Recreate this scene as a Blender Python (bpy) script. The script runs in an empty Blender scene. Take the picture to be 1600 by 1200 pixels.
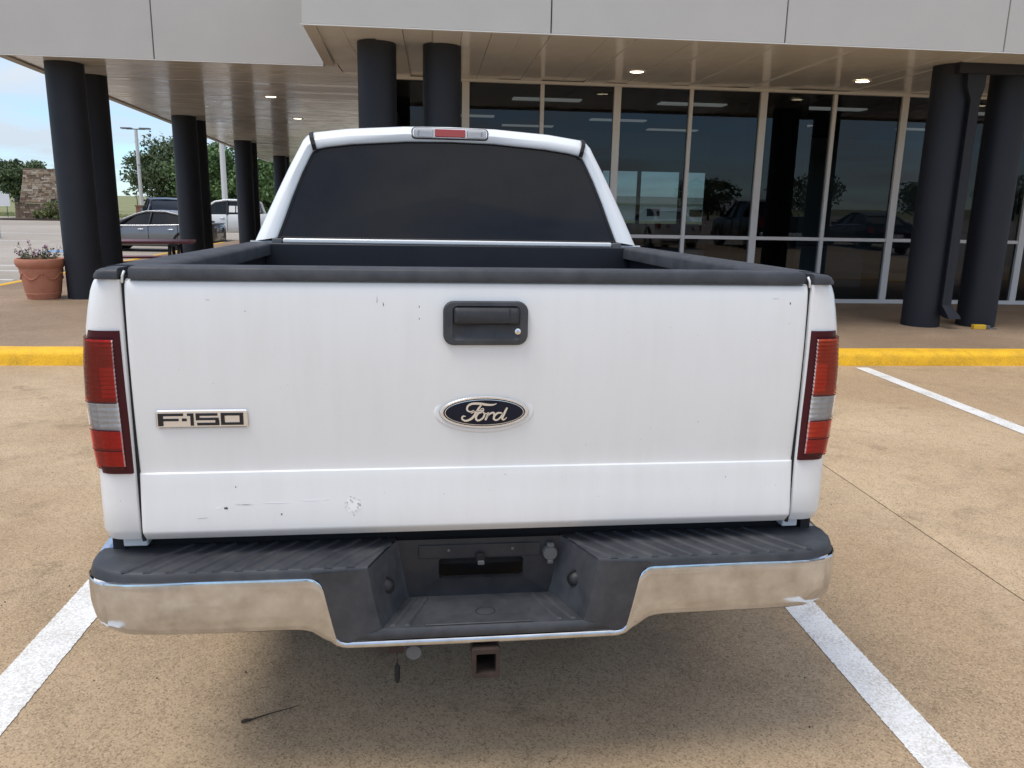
import bpy, bmesh, math, random
from mathutils import Vector, Matrix
R_ = math.radians
random.seed(7)
scene = bpy.context.scene
col = scene.collection

# ------------------------------------------------------------------ camera
def cam_matrix(loc, yaw, pitch, roll):
    cy, sy, cp, sp = math.cos(yaw), math.sin(yaw), math.cos(pitch), math.sin(pitch)
    f = Vector((sy*cp, cy*cp, -sp)); r = Vector((cy, -sy, 0)); d = f.cross(r)
    cr, sr = math.cos(roll), math.sin(roll)
    r2 = cr*r + sr*d; d2 = -sr*r + cr*d
    m = Matrix(((r2.x, -d2.x, -f.x, loc[0]), (r2.y, -d2.y, -f.y, loc[1]), (r2.z, -d2.z, -f.z, loc[2]), (0, 0, 0, 1)))
    return m
cam = bpy.data.cameras.new('camera')
cam.sensor_fit = 'HORIZONTAL'; cam.sensor_width = 36.0; cam.lens = 36.0*1244.3/1600
cam.clip_start = 0.05; cam.clip_end = 6000
cam_o = bpy.data.objects.new('camera', cam); col.objects.link(cam_o)
cam_o.matrix_world = cam_matrix((0, 0, 1.55), R_(5.6654), R_(12.788), R_(-1.1467))
scene.camera = cam_o

# ------------------------------------------------------------------ sky, sun, exposure
SUN_AZ, SUN_EL = R_(-118), R_(66)          # azimuth from +Y towards +X
world = bpy.data.worlds.new('World'); scene.world = world
world.use_nodes = True
nt = world.node_tree; nt.nodes.clear()
wo = nt.nodes.new('ShaderNodeOutputWorld'); bg = nt.nodes.new('ShaderNodeBackground')
sky = nt.nodes.new('ShaderNodeTexSky'); sky.sky_type = 'NISHITA'; sky.sun_disc = False
sky.sun_elevation = SUN_EL; sky.sun_rotation = SUN_AZ; sky.altitude = 50; sky.air_density = 1.0; sky.dust_density = 0.0; sky.ozone_density = 3.0
tc = nt.nodes.new('ShaderNodeTexCoord')
sep = nt.nodes.new('ShaderNodeSeparateXYZ'); nt.links.new(tc.outputs['Generated'], sep.inputs[0])
# flat cloud layer: direction projected on a plane overhead
mx = nt.nodes.new('ShaderNodeMath'); mx.operation = 'MAXIMUM'; mx.inputs[1].default_value = 0.0
nt.links.new(sep.outputs['Z'], mx.inputs[0])
ad = nt.nodes.new('ShaderNodeMath'); ad.operation = 'ADD'; ad.inputs[1].default_value = 0.10
nt.links.new(mx.outputs[0], ad.inputs[0])
dx = nt.nodes.new('ShaderNodeMath'); dx.operation = 'DIVIDE'; nt.links.new(sep.outputs['X'], dx.inputs[0]); nt.links.new(ad.outputs[0], dx.inputs[1])
dy = nt.nodes.new('ShaderNodeMath'); dy.operation = 'DIVIDE'; nt.links.new(sep.outputs['Y'], dy.inputs[0]); nt.links.new(ad.outputs[0], dy.inputs[1])
cb = nt.nodes.new('ShaderNodeCombineXYZ'); nt.links.new(dx.outputs[0], cb.inputs[0]); nt.links.new(dy.outputs[0], cb.inputs[1])
cn = nt.nodes.new('ShaderNodeTexNoise'); cn.inputs['Scale'].default_value = 0.62; cn.inputs['Detail'].default_value = 7; cn.inputs['Roughness'].default_value = 0.55; cn.inputs['Distortion'].default_value = 0.4
nt.links.new(cb.outputs[0], cn.inputs['Vector'])
cr = nt.nodes.new('ShaderNodeValToRGB'); cr.color_ramp.elements[0].position = 0.42; cr.color_ramp.elements[1].position = 0.62
cr.color_ramp.elements[0].color = (0.22, 0.22, 0.22, 1); cr.color_ramp.elements[1].color = (0.97, 0.97, 0.97, 1)
nt.links.new(cn.outputs['Fac'], cr.inputs[0])
mixc = nt.nodes.new('ShaderNodeMix'); mixc.data_type = 'RGBA'
nt.links.new(cr.outputs['Color'], mixc.inputs['Factor'])
grade = nt.nodes.new('ShaderNodeMix'); grade.data_type = 'RGBA'; grade.blend_type = 'MULTIPLY'; grade.inputs['Factor'].default_value = 1.0
grade.inputs['B'].default_value = (0.48, 0.65, 0.84, 1); nt.links.new(sky.outputs[0], grade.inputs['A'])
nt.links.new(grade.outputs['Result'], mixc.inputs['A'])
# overcast veil: brighter overhead than at the horizon, as a real cloud layer is
cg = nt.nodes.new('ShaderNodeMix'); cg.data_type = 'RGBA'; nt.links.new(mx.outputs[0], cg.inputs['Factor'])
cg.inputs['A'].default_value = (2.55, 2.95, 3.4, 1); cg.inputs['B'].default_value = (7.0, 6.8, 6.45, 1)
nt.links.new(cg.outputs['Result'], mixc.inputs['B'])
nt.links.new(mixc.outputs['Result'], bg.inputs['Color'])
bg.inputs['Strength'].default_value = 0.115
nt.links.new(bg.outputs[0], wo.inputs[0])

sun = bpy.data.lights.new('sun', 'SUN'); sun.energy = 1.0; sun.angle = R_(24); sun.color = (1.0, 0.95, 0.88)
sun_o = bpy.data.objects.new('sun', sun); col.objects.link(sun_o)
sd = Vector((math.sin(SUN_AZ)*math.cos(SUN_EL), math.cos(SUN_AZ)*math.cos(SUN_EL), math.sin(SUN_EL)))
sun_o.rotation_euler = sd.to_track_quat('Z', 'Y').to_euler()
sun_o.location = (0, 0, 30)

scene.view_settings.view_transform = 'Standard'; scene.view_settings.look = 'None'
scene.view_settings.exposure = 1.08; scene.view_settings.gamma = 1.0
scene.view_settings.use_curve_mapping = False
scene.render.engine = 'CYCLES'
scene.cycles.use_denoising = True
scene.cycles.max_bounces = 10; scene.cycles.transparent_max_bounces = 16; scene.cycles.glossy_bounces = 5
scene.cycles.caustics_reflective = False; scene.cycles.caustics_refractive = False

# ------------------------------------------------------------------ materials
MATS = {}
def mat(name, color, rough=0.5, metal=0.0, spec=0.5, coat=0.0, var=None, bump=None, emit=None, rvar=None):
    """var=(scale, amount, second colour) soft patches; bump=(scale, strength, distance); rvar=(scale, amount) gloss patches"""
    m = bpy.data.materials.new(name); m.use_nodes = True
    n = m.node_tree.nodes; l = m.node_tree.links
    b = n['Principled BSDF']
    b.inputs['Base Color'].default_value = (*color, 1); b.inputs['Roughness'].default_value = rough
    b.inputs['Metallic'].default_value = metal; b.inputs['Specular IOR Level'].default_value = spec
    b.inputs['Coat Weight'].default_value = coat; b.inputs['Coat Roughness'].default_value = 0.05
    t = n.new('ShaderNodeTexCoord')
    if var:
        sc, amt, c2 = var
        nz = n.new('ShaderNodeTexNoise'); nz.inputs['Scale'].default_value = sc; nz.inputs['Detail'].default_value = 8; nz.inputs['Roughness'].default_value = 0.6
        l.new(t.outputs['Object'], nz.inputs['Vector'])
        rp = n.new('ShaderNodeMapRange'); rp.inputs[1].default_value = 0.35; rp.inputs[2].default_value = 0.7; rp.inputs[3].default_value = 0; rp.inputs[4].default_value = amt
        l.new(nz.outputs['Fac'], rp.inputs[0])
        mi = n.new('ShaderNodeMix'); mi.data_type = 'RGBA'; l.new(rp.outputs[0], mi.inputs['Factor'])
        mi.inputs['A'].default_value = (*color, 1); mi.inputs['B'].default_value = (*c2, 1)
        l.new(mi.outputs['Result'], b.inputs['Base Color'])
    if rvar:
        nz = n.new('ShaderNodeTexNoise'); nz.inputs['Scale'].default_value = rvar[0]; nz.inputs['Detail'].default_value = 5
        l.new(t.outputs['Object'], nz.inputs['Vector'])
        rp = n.new('ShaderNodeMapRange'); rp.inputs[1].default_value = 0.3; rp.inputs[2].default_value = 0.7; rp.inputs[3].default_value = max(0, rough-rvar[1]); rp.inputs[4].default_value = rough+rvar[1]
        l.new(nz.outputs['Fac'], rp.inputs[0]); l.new(rp.outputs[0], b.inputs['Roughness'])
    if bump:
        nz = n.new('ShaderNodeTexNoise'); nz.inputs['Scale'].default_value = bump[0]; nz.inputs['Detail'].default_value = 4
        l.new(t.outputs['Object'], nz.inputs['Vector'])
        bp = n.new('ShaderNodeBump'); bp.inputs['Strength'].default_value = bump[1]; bp.inputs['Distance'].default_value = bump[2]
        l.new(nz.outputs['Fac'], bp.inputs['Height']); l.new(bp.outputs[0], b.inputs['Normal'])
    if emit:
        b.inputs['Emission Color'].default_value = (*emit[0], 1); b.inputs['Emission Strength'].default_value = emit[1]
    MATS[name] = m
    return m

def glass_mat(name, tint, rough=0.0, ior=1.5, refl=(1, 1, 1)):
    m = bpy.data.materials.new(name); m.use_nodes = True
    n = m.node_tree.nodes; l = m.node_tree.links; n.clear()
    o = n.new('ShaderNodeOutputMaterial'); mx = n.new('ShaderNodeMixShader'); fr = n.new('ShaderNodeFresnel'); fr.inputs['IOR'].default_value = ior
    tr = n.new('ShaderNodeBsdfTransparent'); tr.inputs[0].default_value = (*tint, 1)
    gl = n.new('ShaderNodeBsdfGlossy'); gl.inputs['Roughness'].default_value = rough; gl.inputs['Color'].default_value = (*refl, 1)
    l.new(fr.outputs[0], mx.inputs[0]); l.new(tr.outputs[0], mx.inputs[1]); l.new(gl.outputs[0], mx.inputs[2]); l.new(mx.outputs[0], o.inputs[0])
    MATS[name] = m
    return m

def aggregate_mat(name, base, light, dark, speck=260.0, speck_amt=0.5, patch=0.35, stain=(0.25, 0.2, 0.16), stain_amt=0.35, rough=0.85, bump=0.5, joints=False):
    """exposed-aggregate concrete: fine stones, broad pale and stained patches"""
    m = bpy.data.materials.new(name); m.use_nodes = True
    n = m.node_tree.nodes; l = m.node_tree.links; b = n['Principled BSDF']
    g = n.new('ShaderNodeNewGeometry')
    def noise(sc, det=6, ro=0.6, dist=0.0):
        z = n.new('ShaderNodeTexNoise'); z.inputs['Scale'].default_value = sc; z.inputs['Detail'].default_value = det; z.inputs['Roughness'].default_value = ro; z.inputs['Distortion'].default_value = dist
        l.new(g.outputs['Position'], z.inputs['Vector']); return z.outputs['Fac']
    def rng(v, a, b_, c, d):
        r = n.new('ShaderNodeMapRange'); r.inputs[1].default_value = a; r.inputs[2].default_value = b_; r.inputs[3].default_value = c; r.inputs[4].default_value = d
        l.new(v, r.inputs[0]); return r.outputs[0]
    def mixc(f, a, c):
        x = n.new('ShaderNodeMix'); x.data_type = 'RGBA'
        l.new(f, x.inputs['Factor'])
        if isinstance(a, tuple): x.inputs['A'].default_value = (*a, 1)
        else: l.new(a, x.inputs['A'])
        if isinstance(c, tuple): x.inputs['B'].default_value = (*c, 1)
        else: l.new(c, x.inputs['B'])
        return x.outputs['Result']
    c0 = mixc(rng(noise(patch, 5, 0.55, 0.6), 0.40, 0.66, 0, 1), base, light)
    c1 = mixc(rng(noise(1.3, 6, 0.7, 1.2), 0.50, 0.78, 0, stain_amt), c0, stain)
    c1b = mixc(rng(noise(9.0, 6, 0.75), 0.48, 0.8, 0, 0.35), c1, dark)
    if joints:   # pale leached concrete either side of the joints
        sx = n.new('ShaderNodeSeparateXYZ'); l.new(g.outputs['Position'], sx.inputs[0])
        def mth(op, a_, b_):
            q = n.new('ShaderNodeMath'); q.operation = op
            for k_, v_ in ((0, a_), (1, b_)):
                if isinstance(v_, (int, float)): q.inputs[k_].default_value = v_
                else: l.new(v_, q.inputs[k_])
            return q.outputs[0]
        dj = mth('ABSOLUTE', mth('SUBTRACT', sx.outputs[0], 2.405), 0)
        fj = mth('MULTIPLY', rng(dj, 0.0, 0.42, 1.0, 0.0), rng(noise(2.2, 5, 0.7, 0.8), 0.38, 0.62, 0.05, 0.75))
        c1b = mixc(fj, c1b, light)
        # scattered old drips
        dr = mth('MULTIPLY', rng(noise(2.6, 3, 0.5), 0.62, 0.70, 0, 1), rng(noise(14, 4, 0.7), 0.35, 0.6, 0, 0.5))
        c1b = mixc(dr, c1b, (dark[0]*.9, dark[1]*.95, dark[2]))
    vo = n.new('ShaderNodeTexVoronoi'); vo.inputs['Scale'].default_value = speck; l.new(g.outputs['Position'], vo.inputs['Vector'])
    sepc = n.new('ShaderNodeSeparateColor'); l.new(vo.outputs['Color'], sepc.inputs[0])
    c2 = mixc(rng(sepc.outputs[0], 0.45, 1.0, 0, speck_amt), c1b, light)
    c2b = mixc(rng(sepc.outputs[1], 0.60, 1.0, 0, speck_amt), c2, dark)
    c3 = mixc(rng(noise(speck*1.2, 2, 0.5), 0.55, 0.70, 0, speck_amt*.5), c2b, dark)
    c4 = mixc(rng(noise(120.0, 3, 0.7), 0.64, 0.72, 0, 0.30), c3, dark)
    oi = n.new('ShaderNodeObjectInfo'); hs = n.new('ShaderNodeHueSaturation'); l.new(c4, hs.inputs['Color']); l.new(rng(oi.outputs['Random'], 0, 1, 0.93, 1.07), hs.inputs['Value'])
    l.new(hs.outputs[0], b.inputs['Base Color']); b.inputs['Roughness'].default_value = rough; b.inputs['Specular IOR Level'].default_value = 0.3
    bp = n.new('ShaderNodeBump'); bp.inputs['Strength'].default_value = bump; bp.inputs['Distance'].default_value = 0.004
    l.new(noise(speck*0.7, 3, 0.6), bp.inputs['Height']); l.new(bp.outputs[0], b.inputs['Normal'])
    MATS[name] = m
    return m

aggregate_mat('lot_concrete', (0.43, 0.302, 0.180), (0.60, 0.452, 0.290), (0.155, 0.104, 0.06), 190, 0.64, 0.55, (0.26, 0.195, 0.125), 0.7, bump=0.4, joints=True)
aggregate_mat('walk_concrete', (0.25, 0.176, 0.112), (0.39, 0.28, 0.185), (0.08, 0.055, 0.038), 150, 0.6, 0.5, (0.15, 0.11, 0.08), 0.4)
aggregate_mat('far_concrete', (0.33, 0.285, 0.23), (0.42, 0.37, 0.31), (0.22, 0.19, 0.155), 30, 0.25, 0.12, (0.2, 0.18, 0.155), 0.5, bump=0.1)
mat('joint_dark', (0.05, 0.04, 0.03), 0.95)
mat('planting_soil', (0.06, 0.042, 0.03), 0.95, bump=(40, 0.6, 0.02))

def stripe_mat(name, color, under, wear=0.5):
    m = bpy.data.materials.new(name); m.use_nodes = True
    n = m.node_tree.nodes; l = m.node_tree.links; b = n['Principled BSDF']
    g = n.new('ShaderNodeNewGeometry')
    z = n.new('ShaderNodeTexNoise'); z.inputs['Scale'].default_value = 110; z.inputs['Detail'].default_value = 5; z.inputs['Roughness'].default_value = 0.7
    z2 = n.new('ShaderNodeTexNoise'); z2.inputs['Scale'].default_value = 6; z2.inputs['Detail'].default_value = 4
    l.new(g.outputs['Position'], z.inputs['Vector']); l.new(g.outputs['Position'], z2.inputs['Vector'])
    s = n.new('ShaderNodeMath'); s.operation = 'MULTIPLY_ADD'; s.inputs[1].default_value = 0.35; l.new(z2.outputs['Fac'], s.inputs[0]); l.new(z.outputs['Fac'], s.inputs[2])
    r = n.new('ShaderNodeMapRange'); r.inputs[1].default_value = 0.61; r.inputs[2].default_value = 0.82; r.inputs[3].default_value = 0; r.inputs[4].default_value = wear
    l.new(s.outputs[0], r.inputs[0])
    x = n.new('ShaderNodeMix'); x.data_type = 'RGBA'; l.new(r.outputs[0], x.inputs['Factor']); x.inputs['A'].default_value = (*color, 1); x.inputs['B'].default_value = (*under, 1)
    z4 = n.new('ShaderNodeTexNoise'); z4.inputs['Scale'].default_value = 2.7; z4.inputs['Detail'].default_value = 9; z4.inputs['Roughness'].default_value = 0.72; z4.inputs['Distortion'].default_value = 0.8
    l.new(g.outputs['Position'], z4.inputs['Vector'])
    r4 = n.new('ShaderNodeMapRange'); r4.inputs[1].default_value = 0.54; r4.inputs[2].default_value = 0.74; r4.inputs[3].default_value = 0; r4.inputs[4].default_value = 0.5; l.new(z4.outputs['Fac'], r4.inputs[0])
    x4 = n.new('ShaderNodeMix'); x4.data_type = 'RGBA'; l.new(r4.outputs[0], x4.inputs['Factor']); l.new(x.outputs['Result'], x4.inputs['A']); x4.inputs['B'].default_value = (under[0]*.6, under[1]*.6, under[2]*.6, 1)
    l.new(x4.outputs['Result'], b.inputs['Base Color']); b.inputs['Roughness'].default_value = 0.75
    bp = n.new('ShaderNodeBump'); bp.inputs['Strength'].default_value = 0.5; bp.inputs['Distance'].default_value = 0.003; l.new(z.outputs['Fac'], bp.inputs['Height']); l.new(bp.outputs[0], b.inputs['Normal'])
    MATS[name] = m
stripe_mat('white_paint_line', (0.84, 0.83, 0.80), (0.46, 0.42, 0.35), 0.7)
stripe_mat('yellow_paint', (0.93, 0.53, 0.018), (0.42, 0.23, 0.03), 0.7)
stripe_mat('blue_paint_line', (0.18, 0.32, 0.55), (0.3, 0.3, 0.3), 0.5)

# truck paint: faint vertical dirt runs and film
def truck_paint(name, color, dirt, amt):
    m = bpy.data.materials.new(name); m.use_nodes = True
    n = m.node_tree.nodes; l = m.node_tree.links; b = n['Principled BSDF']
    t = n.new('ShaderNodeTexCoord')
    mp = n.new('ShaderNodeMapping'); mp.inputs['Scale'].default_value = (9, 9, 1.1); l.new(t.outputs['Object'], mp.inputs[0])
    z = n.new('ShaderNodeTexNoise'); z.inputs['Scale'].default_value = 2.2; z.inputs['Detail'].default_value = 7; z.inputs['Roughness'].default_value = 0.65; l.new(mp.outputs[0], z.inputs['Vector'])
    z2 = n.new('ShaderNodeTexNoise'); z2.inputs['Scale'].default_value = 3.0; z2.inputs['Detail'].default_value = 6; l.new(t.outputs['Object'], z2.inputs['Vector'])
    mu = n.new('ShaderNodeMath'); mu.operation = 'MULTIPLY'; l.new(z.outputs['Fac'], mu.inputs[0]); l.new(z2.outputs['Fac'], mu.inputs[1])
    r = n.new('ShaderNodeMapRange'); r.inputs[1].default_value = 0.20; r.inputs[2].default_value = 0.42; r.inputs[3].default_value = 0; r.inputs[4].default_value = amt; l.new(mu.outputs[0], r.inputs[0])
    z3 = n.new('ShaderNodeTexNoise'); z3.inputs['Scale'].default_value = 130; z3.inputs['Detail'].default_value = 2; l.new(t.outputs['Object'], z3.inputs['Vector'])
    r3 = n.new('ShaderNodeMapRange'); r3.inputs[1].default_value = 0.765; r3.inputs[2].default_value = 0.80; r3.inputs[3].default_value = 0; r3.inputs[4].default_value = 0.6; l.new(z3.outputs['Fac'], r3.inputs[0])
    x = n.new('ShaderNodeMix'); x.data_type = 'RGBA'; l.new(r.outputs[0], x.inputs['Factor']); x.inputs['A'].default_value = (*color, 1); x.inputs['B'].default_value = (*dirt, 1)
    x2 = n.new('ShaderNodeMix'); x2.data_type = 'RGBA'; l.new(r3.outputs[0], x2.inputs['Factor']); l.new(x.outputs['Result'], x2.inputs['A']); x2.inputs['B'].default_value = (0.25, 0.22, 0.19, 1)
    l.new(x2.outputs['Result'], b.inputs['Base Color'])
    b.inputs['Roughness'].default_value = 0.34; b.inputs['Coat Weight'].default_value = 0.45; b.inputs['Coat Roughness'].default_value = 0.12
    MATS[name] = m
truck_paint('white_truck_paint', (0.80, 0.81, 0.80), (0.62, 0.60, 0.55), 0.20)
mat('white_clean_paint', (0.80, 0.81, 0.80), 0.3, coat=0.5)
mat('black_plastic', (0.014, 0.015, 0.019), 0.55, var=(14, 0.7, (0.034, 0.035, 0.037)), bump=(600, 0.12, 0.001), rvar=(9, 0.1))
mat('faded_plastic', (0.028, 0.031, 0.037), 0.6, var=(13, 0.9, (0.062, 0.065, 0.070)), bump=(500, 0.15, 0.001), rvar=(6, 0.12))
mat('bed_liner', (0.008, 0.009, 0.014), 0.45, var=(5, 0.5, (0.018, 0.018, 0.022)), bump=(240, 0.2, 0.002))
mat('rubber_seal', (0.010, 0.010, 0.011), 0.7)
mat('under_black', (0.010, 0.010, 0.010), 0.9)
mat('chrome', (0.66, 0.70, 0.76), 0.12, 1.0, var=(16, 0.8, (0.44, 0.44, 0.45)), rvar=(22, 0.07), bump=(60, 0.03, 0.001))
mat('chrome_trim', (0.86, 0.87, 0.88), 0.26, 0.9)
mat('lamp_reflector', (0.78, 0.77, 0.76), 0.30, 0.25, bump=(70, 0.35, 0.004))
mat('lamp_bezel', (0.055, 0.004, 0.009), 0.28, spec=0.3)
mat('lamp_reflector_dim', (0.56, 0.54, 0.54), 0.30, 0.1, bump=(90, 0.6, 0.004))
mat('emblem_blue', (0.004, 0.007, 0.020), 0.35, spec=0.3)
mat('badge_black', (0.010, 0.010, 0.014), 0.35)
mat('rusty_steel', (0.034, 0.023, 0.018), 0.8, 0.1, var=(30, 0.8, (0.07, 0.042, 0.03)), bump=(80, 0.4, 0.003))
mat('grey_cap', (0.11, 0.113, 0.115), 0.55)
mat('privacy_glass', (0.004, 0.005, 0.008), 0.02, spec=0.27, var=(3.0, 0.8, (0.011, 0.012, 0.015)), rvar=(3, 0.015))
mat('tyre_rubber', (0.018, 0.018, 0.018), 0.85, bump=(90, 0.3, 0.003))
mat('alloy', (0.45, 0.45, 0.46), 0.3, 0.9)
mat('scuff_grey', (0.34, 0.33, 0.32), 0.6, var=(90, 0.9, (0.75, 0.75, 0.73)))
mat('scuff_pale', (0.86, 0.86, 0.85), 0.5)
mat('scuff_dark', (0.07, 0.065, 0.06), 0.7)
glass_mat('red_lens', (0.86, 0.018, 0.036), 0.04, 1.5)
glass_mat('orange_red_lens', (1.0, 0.17, 0.08), 0.04, 1.5)
glass_mat('clear_lens', (0.90, 0.90, 0.90), 0.03, 1.5)
glass_mat('window_glass', (0.33, 0.38, 0.39), 0.0, 1.44)
mat('car_glass', (0.010, 0.012, 0.014), 0.03, spec=0.3)
mat('silver_paint', (0.19, 0.188, 0.185), 0.3, 0.55, coat=0.5)
mat('black_paint', (0.006, 0.007, 0.009), 0.25, spec=0.3, coat=0.25)
mat('car_trim', (0.012, 0.012, 0.013), 0.5)
mat('tail_red', (0.30, 0.010, 0.014), 0.2, coat=0.5)
mat('lamp_white', (0.75, 0.77, 0.8), 0.1, 0.3)
mat('paper', (0.82, 0.82, 0.80), 0.8)

mat('stucco', (0.505, 0.485, 0.445), 0.9, var=(2.2, 0.5, (0.46, 0.44, 0.405)), bump=(260, 0.25, 0.002))
mat('soffit_metal', (0.80, 0.78, 0.735), 0.15, spec=0.5, rvar=(2.5, 0.06), var=(1.2, 0.4, (0.74, 0.72, 0.68)))
mat('trim_metal', (0.70, 0.68, 0.64), 0.45, 0.0, var=(3, 0.4, (0.62, 0.60, 0.56)))
mat('column_paint', (0.006, 0.0080, 0.0135), 0.62, var=(2.5, 0.6, (0.012, 0.013, 0.018)), bump=(120, 0.2, 0.002))
mat('interior_wall', (0.30, 0.31, 0.33), 0.9)
mat('interior_ceiling', (0.16, 0.16, 0.17), 0.95)
mat('interior_floor', (0.14, 0.12, 0.10), 0.35)
mat('vestibule_dark', (0.03, 0.03, 0.033), 0.8)
mat('light_panel', (0.8, 0.8, 0.8), 0.6, emit=((1.0, 0.97, 0.92), 0.11))
mat('downlight', (0.9, 0.85, 0.7), 0.6, emit=((1.0, 0.86, 0.60), 4.0))
mat('terracotta', (0.44, 0.165, 0.095), 0.75, var=(9, 0.6, (0.50, 0.235, 0.15)), bump=(50, 0.2, 0.004))
mat('leaf_grey_green', (0.15, 0.145, 0.085), 0.7)
mat('flower_purple', (0.36, 0.11, 0.30), 0.6)
mat('flower_white', (0.75, 0.72, 0.72), 0.6)
mat('table_red', (0.19, 0.040, 0.038), 0.45)
mat('dark_iron', (0.02, 0.02, 0.022), 0.5)
mat('bark', (0.055, 0.042, 0.032), 0.9, bump=(20, 0.6, 0.02))
def leaf_mat(name, a, b_):
    m = bpy.data.materials.new(name); m.use_nodes = True
    n = m.node_tree.nodes; l = m.node_tree.links; b = n['Principled BSDF']
    g = n.new('ShaderNodeNewGeometry'); x = n.new('ShaderNodeMix'); x.data_type = 'RGBA'
    l.new(g.outputs['Random Per Island'], x.inputs['Factor']); x.inputs['A'].default_value = (*a, 1); x.inputs['B'].default_value = (*b_, 1)
    l.new(x.outputs['Result'], b.inputs['Base Color']); b.inputs['Roughness'].default_value = 0.6
    MATS[name] = m
leaf_mat('oak_leaf', (0.055, 0.085, 0.032), (0.115, 0.155, 0.062))
leaf_mat('bright_leaf', (0.055, 0.115, 0.028), (0.12, 0.20, 0.055))
leaf_mat('shrub_leaf', (0.10, 0.125, 0.035), (0.17, 0.18, 0.06))
leaf_mat('grass_blade', (0.16, 0.20, 0.06), (0.26, 0.26, 0.10))
mat('grass_ground', (0.17, 0.19, 0.065), 0.95, var=(0.15, 0.9, (0.27, 0.25, 0.12)), bump=(6, 0.6, 0.05))
mat('stone', (0.33, 0.235, 0.155), 0.9, var=(1.6, 0.8, (0.46, 0.36, 0.25)), bump=(12, 0.5, 0.03))
mat('stone_pale', (0.50, 0.42, 0.32), 0.9, bump=(12, 0.5, 0.03))
mat('stone_dark', (0.20, 0.135, 0.09), 0.9, bump=(12, 0.5, 0.03))
mat('mortar', (0.20, 0.17, 0.135), 0.95)
mat('brick_red', (0.24, 0.11, 0.065), 0.9)
mat('pole_white', (0.62, 0.60, 0.57), 0.5)
mat('lamp_head', (0.16, 0.15, 0.145), 0.5)
mat('sign_white', (0.8, 0.8, 0.8), 0.6)
mat('pale_blue', (0.45, 0.60, 0.68), 0.5)
mat('safety_yellow', (0.72, 0.45, 0.03), 0.5)
mat('twig_brown', (0.05, 0.036, 0.028), 0.9)

# ------------------------------------------------------------------ mesh helpers
class MB:
    def __init__(s): s.v = []; s.f = []
    def add(s, vs, fs):
        o = len(s.v); s.v += [tuple(p) for p in vs]; s.f += [tuple(i+o for i in f) for f in fs]; return s
    def box(s, x0, x1, y0, y1, z0, z1, M=None):
        vs = [Vector(p) for p in ((x0,y0,z0),(x1,y0,z0),(x1,y1,z0),(x0,y1,z0),(x0,y0,z1),(x1,y0,z1),(x1,y1,z1),(x0,y1,z1))]
        if M: vs = [M @ p for p in vs]
        return s.add(vs, [(0,3,2,1),(4,5,6,7),(0,1,5,4),(1,2,6,5),(2,3,7,6),(3,0,4,7)])
    def loft(s, rings, closed=False, caps=(False, False)):
        """rings: lists of points with equal counts; closed joins last point to first"""
        o = len(s.v); n = len(rings[0])
        for r in rings: s.v += [tuple(p) for p in r]
        for i in range(len(rings)-1):
            for j in range(n if closed else n-1):
                k = (j+1) % n
                s.f.append((o+i*n+j, o+i*n+k, o+(i+1)*n+k, o+(i+1)*n+j))
        if caps[0]: s.f.append(tuple(o+j for j in reversed(range(n))))
        if caps[1]: s.f.append(tuple(o+(len(rings)-1)*n+j for j in range(n)))
        return s
    def tube(s, pts, rad, n=8, caps=True):
        pts = [Vector(p) for p in pts]
        if not isinstance(rad, (list, tuple)): rad = [rad]*len(pts)
        rings = []
        for i, p in enumerate(pts):
            d = (pts[min(i+1, len(pts)-1)] - pts[max(i-1, 0)]).normalized()
            a = d.cross(Vector((0, 0, 1)))
            if a.length < 1e-3: a = Vector((1, 0, 0))
            a.normalize(); b = d.cross(a)
            rings.append([p + rad[i]*(math.cos(2*math.pi*k/n)*a + math.sin(2*math.pi*k/n)*b) for k in range(n)])
        return s.loft(rings, True, (caps, caps))
    def lathe(s, prof, c=(0, 0, 0), n=24, axis='z', caps=(False, False)):
        rings = []
        for r, h in prof:
            rg = []
            for k in range(n):
                a = 2*math.pi*k/n; u, v = r*math.cos(a), r*math.sin(a)
                p = {'z': (u, v, h), 'y': (u, h, v), 'x': (h, u, v)}[axis]
                rg.append((c[0]+p[0], c[1]+p[1], c[2]+p[2]))
            rings.append(rg)
        return s.loft(rings, True, caps)
    def prism(s, poly, y0, y1, plane='xz'):
        """extrude polygon (2d) between two offsets of the third axis"""
        def P(a, h): return {'xz': (a[0], h, a[1]), 'xy': (a[0], a[1], h), 'yz': (h, a[0], a[1])}[plane]
        n = len(poly)
        return s.add([P(a, y0) for a in poly]+[P(a, y1) for a in poly], [tuple(range(n)), tuple(reversed(range(n, 2*n)))]+[(i, n+i, n+(i+1) % n, (i+1) % n) for i in range(n)])
    def mesh(s, name):
        me = bpy.data.meshes.new(name); me.from_pydata(s.v, [], s.f); me.update()
        bm = bmesh.new(); bm.from_mesh(me); bmesh.ops.recalc_face_normals(bm, faces=bm.faces); bm.to_mesh(me); bm.free()
        return me
    def build(s, name, m, parent=None, smooth=None, bevel=None, seg=2, loc=None):
        me = s.mesh(name)
        return put(name, me, m, parent, smooth, bevel, seg, loc)
def put(name, me, m, parent=None, smooth=None, bevel=None, seg=2, loc=None):
    if m and not me.materials: me.materials.append(MATS[m])
    if smooth is not None:
        for p in me.polygons: p.use_smooth = True
        if smooth < 179:
            try: me.set_sharp_from_angle(angle=R_(smooth))
            except Exception: pass
    o = bpy.data.objects.new(name, me); col.objects.link(o)
    if parent: o.parent = parent
    if loc: o.location = loc
    if bevel:
        b = o.modifiers.new('bevel', 'BEVEL'); b.width = bevel; b.segments = seg; b.limit_method = 'ANGLE'; b.angle_limit = R_(35)
        if smooth is None:
            for p in me.polygons: p.use_smooth = True
            try: me.set_sharp_from_angle(angle=R_(40))
            except Exception: pass
            b.harden_normals = False
    return o
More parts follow.
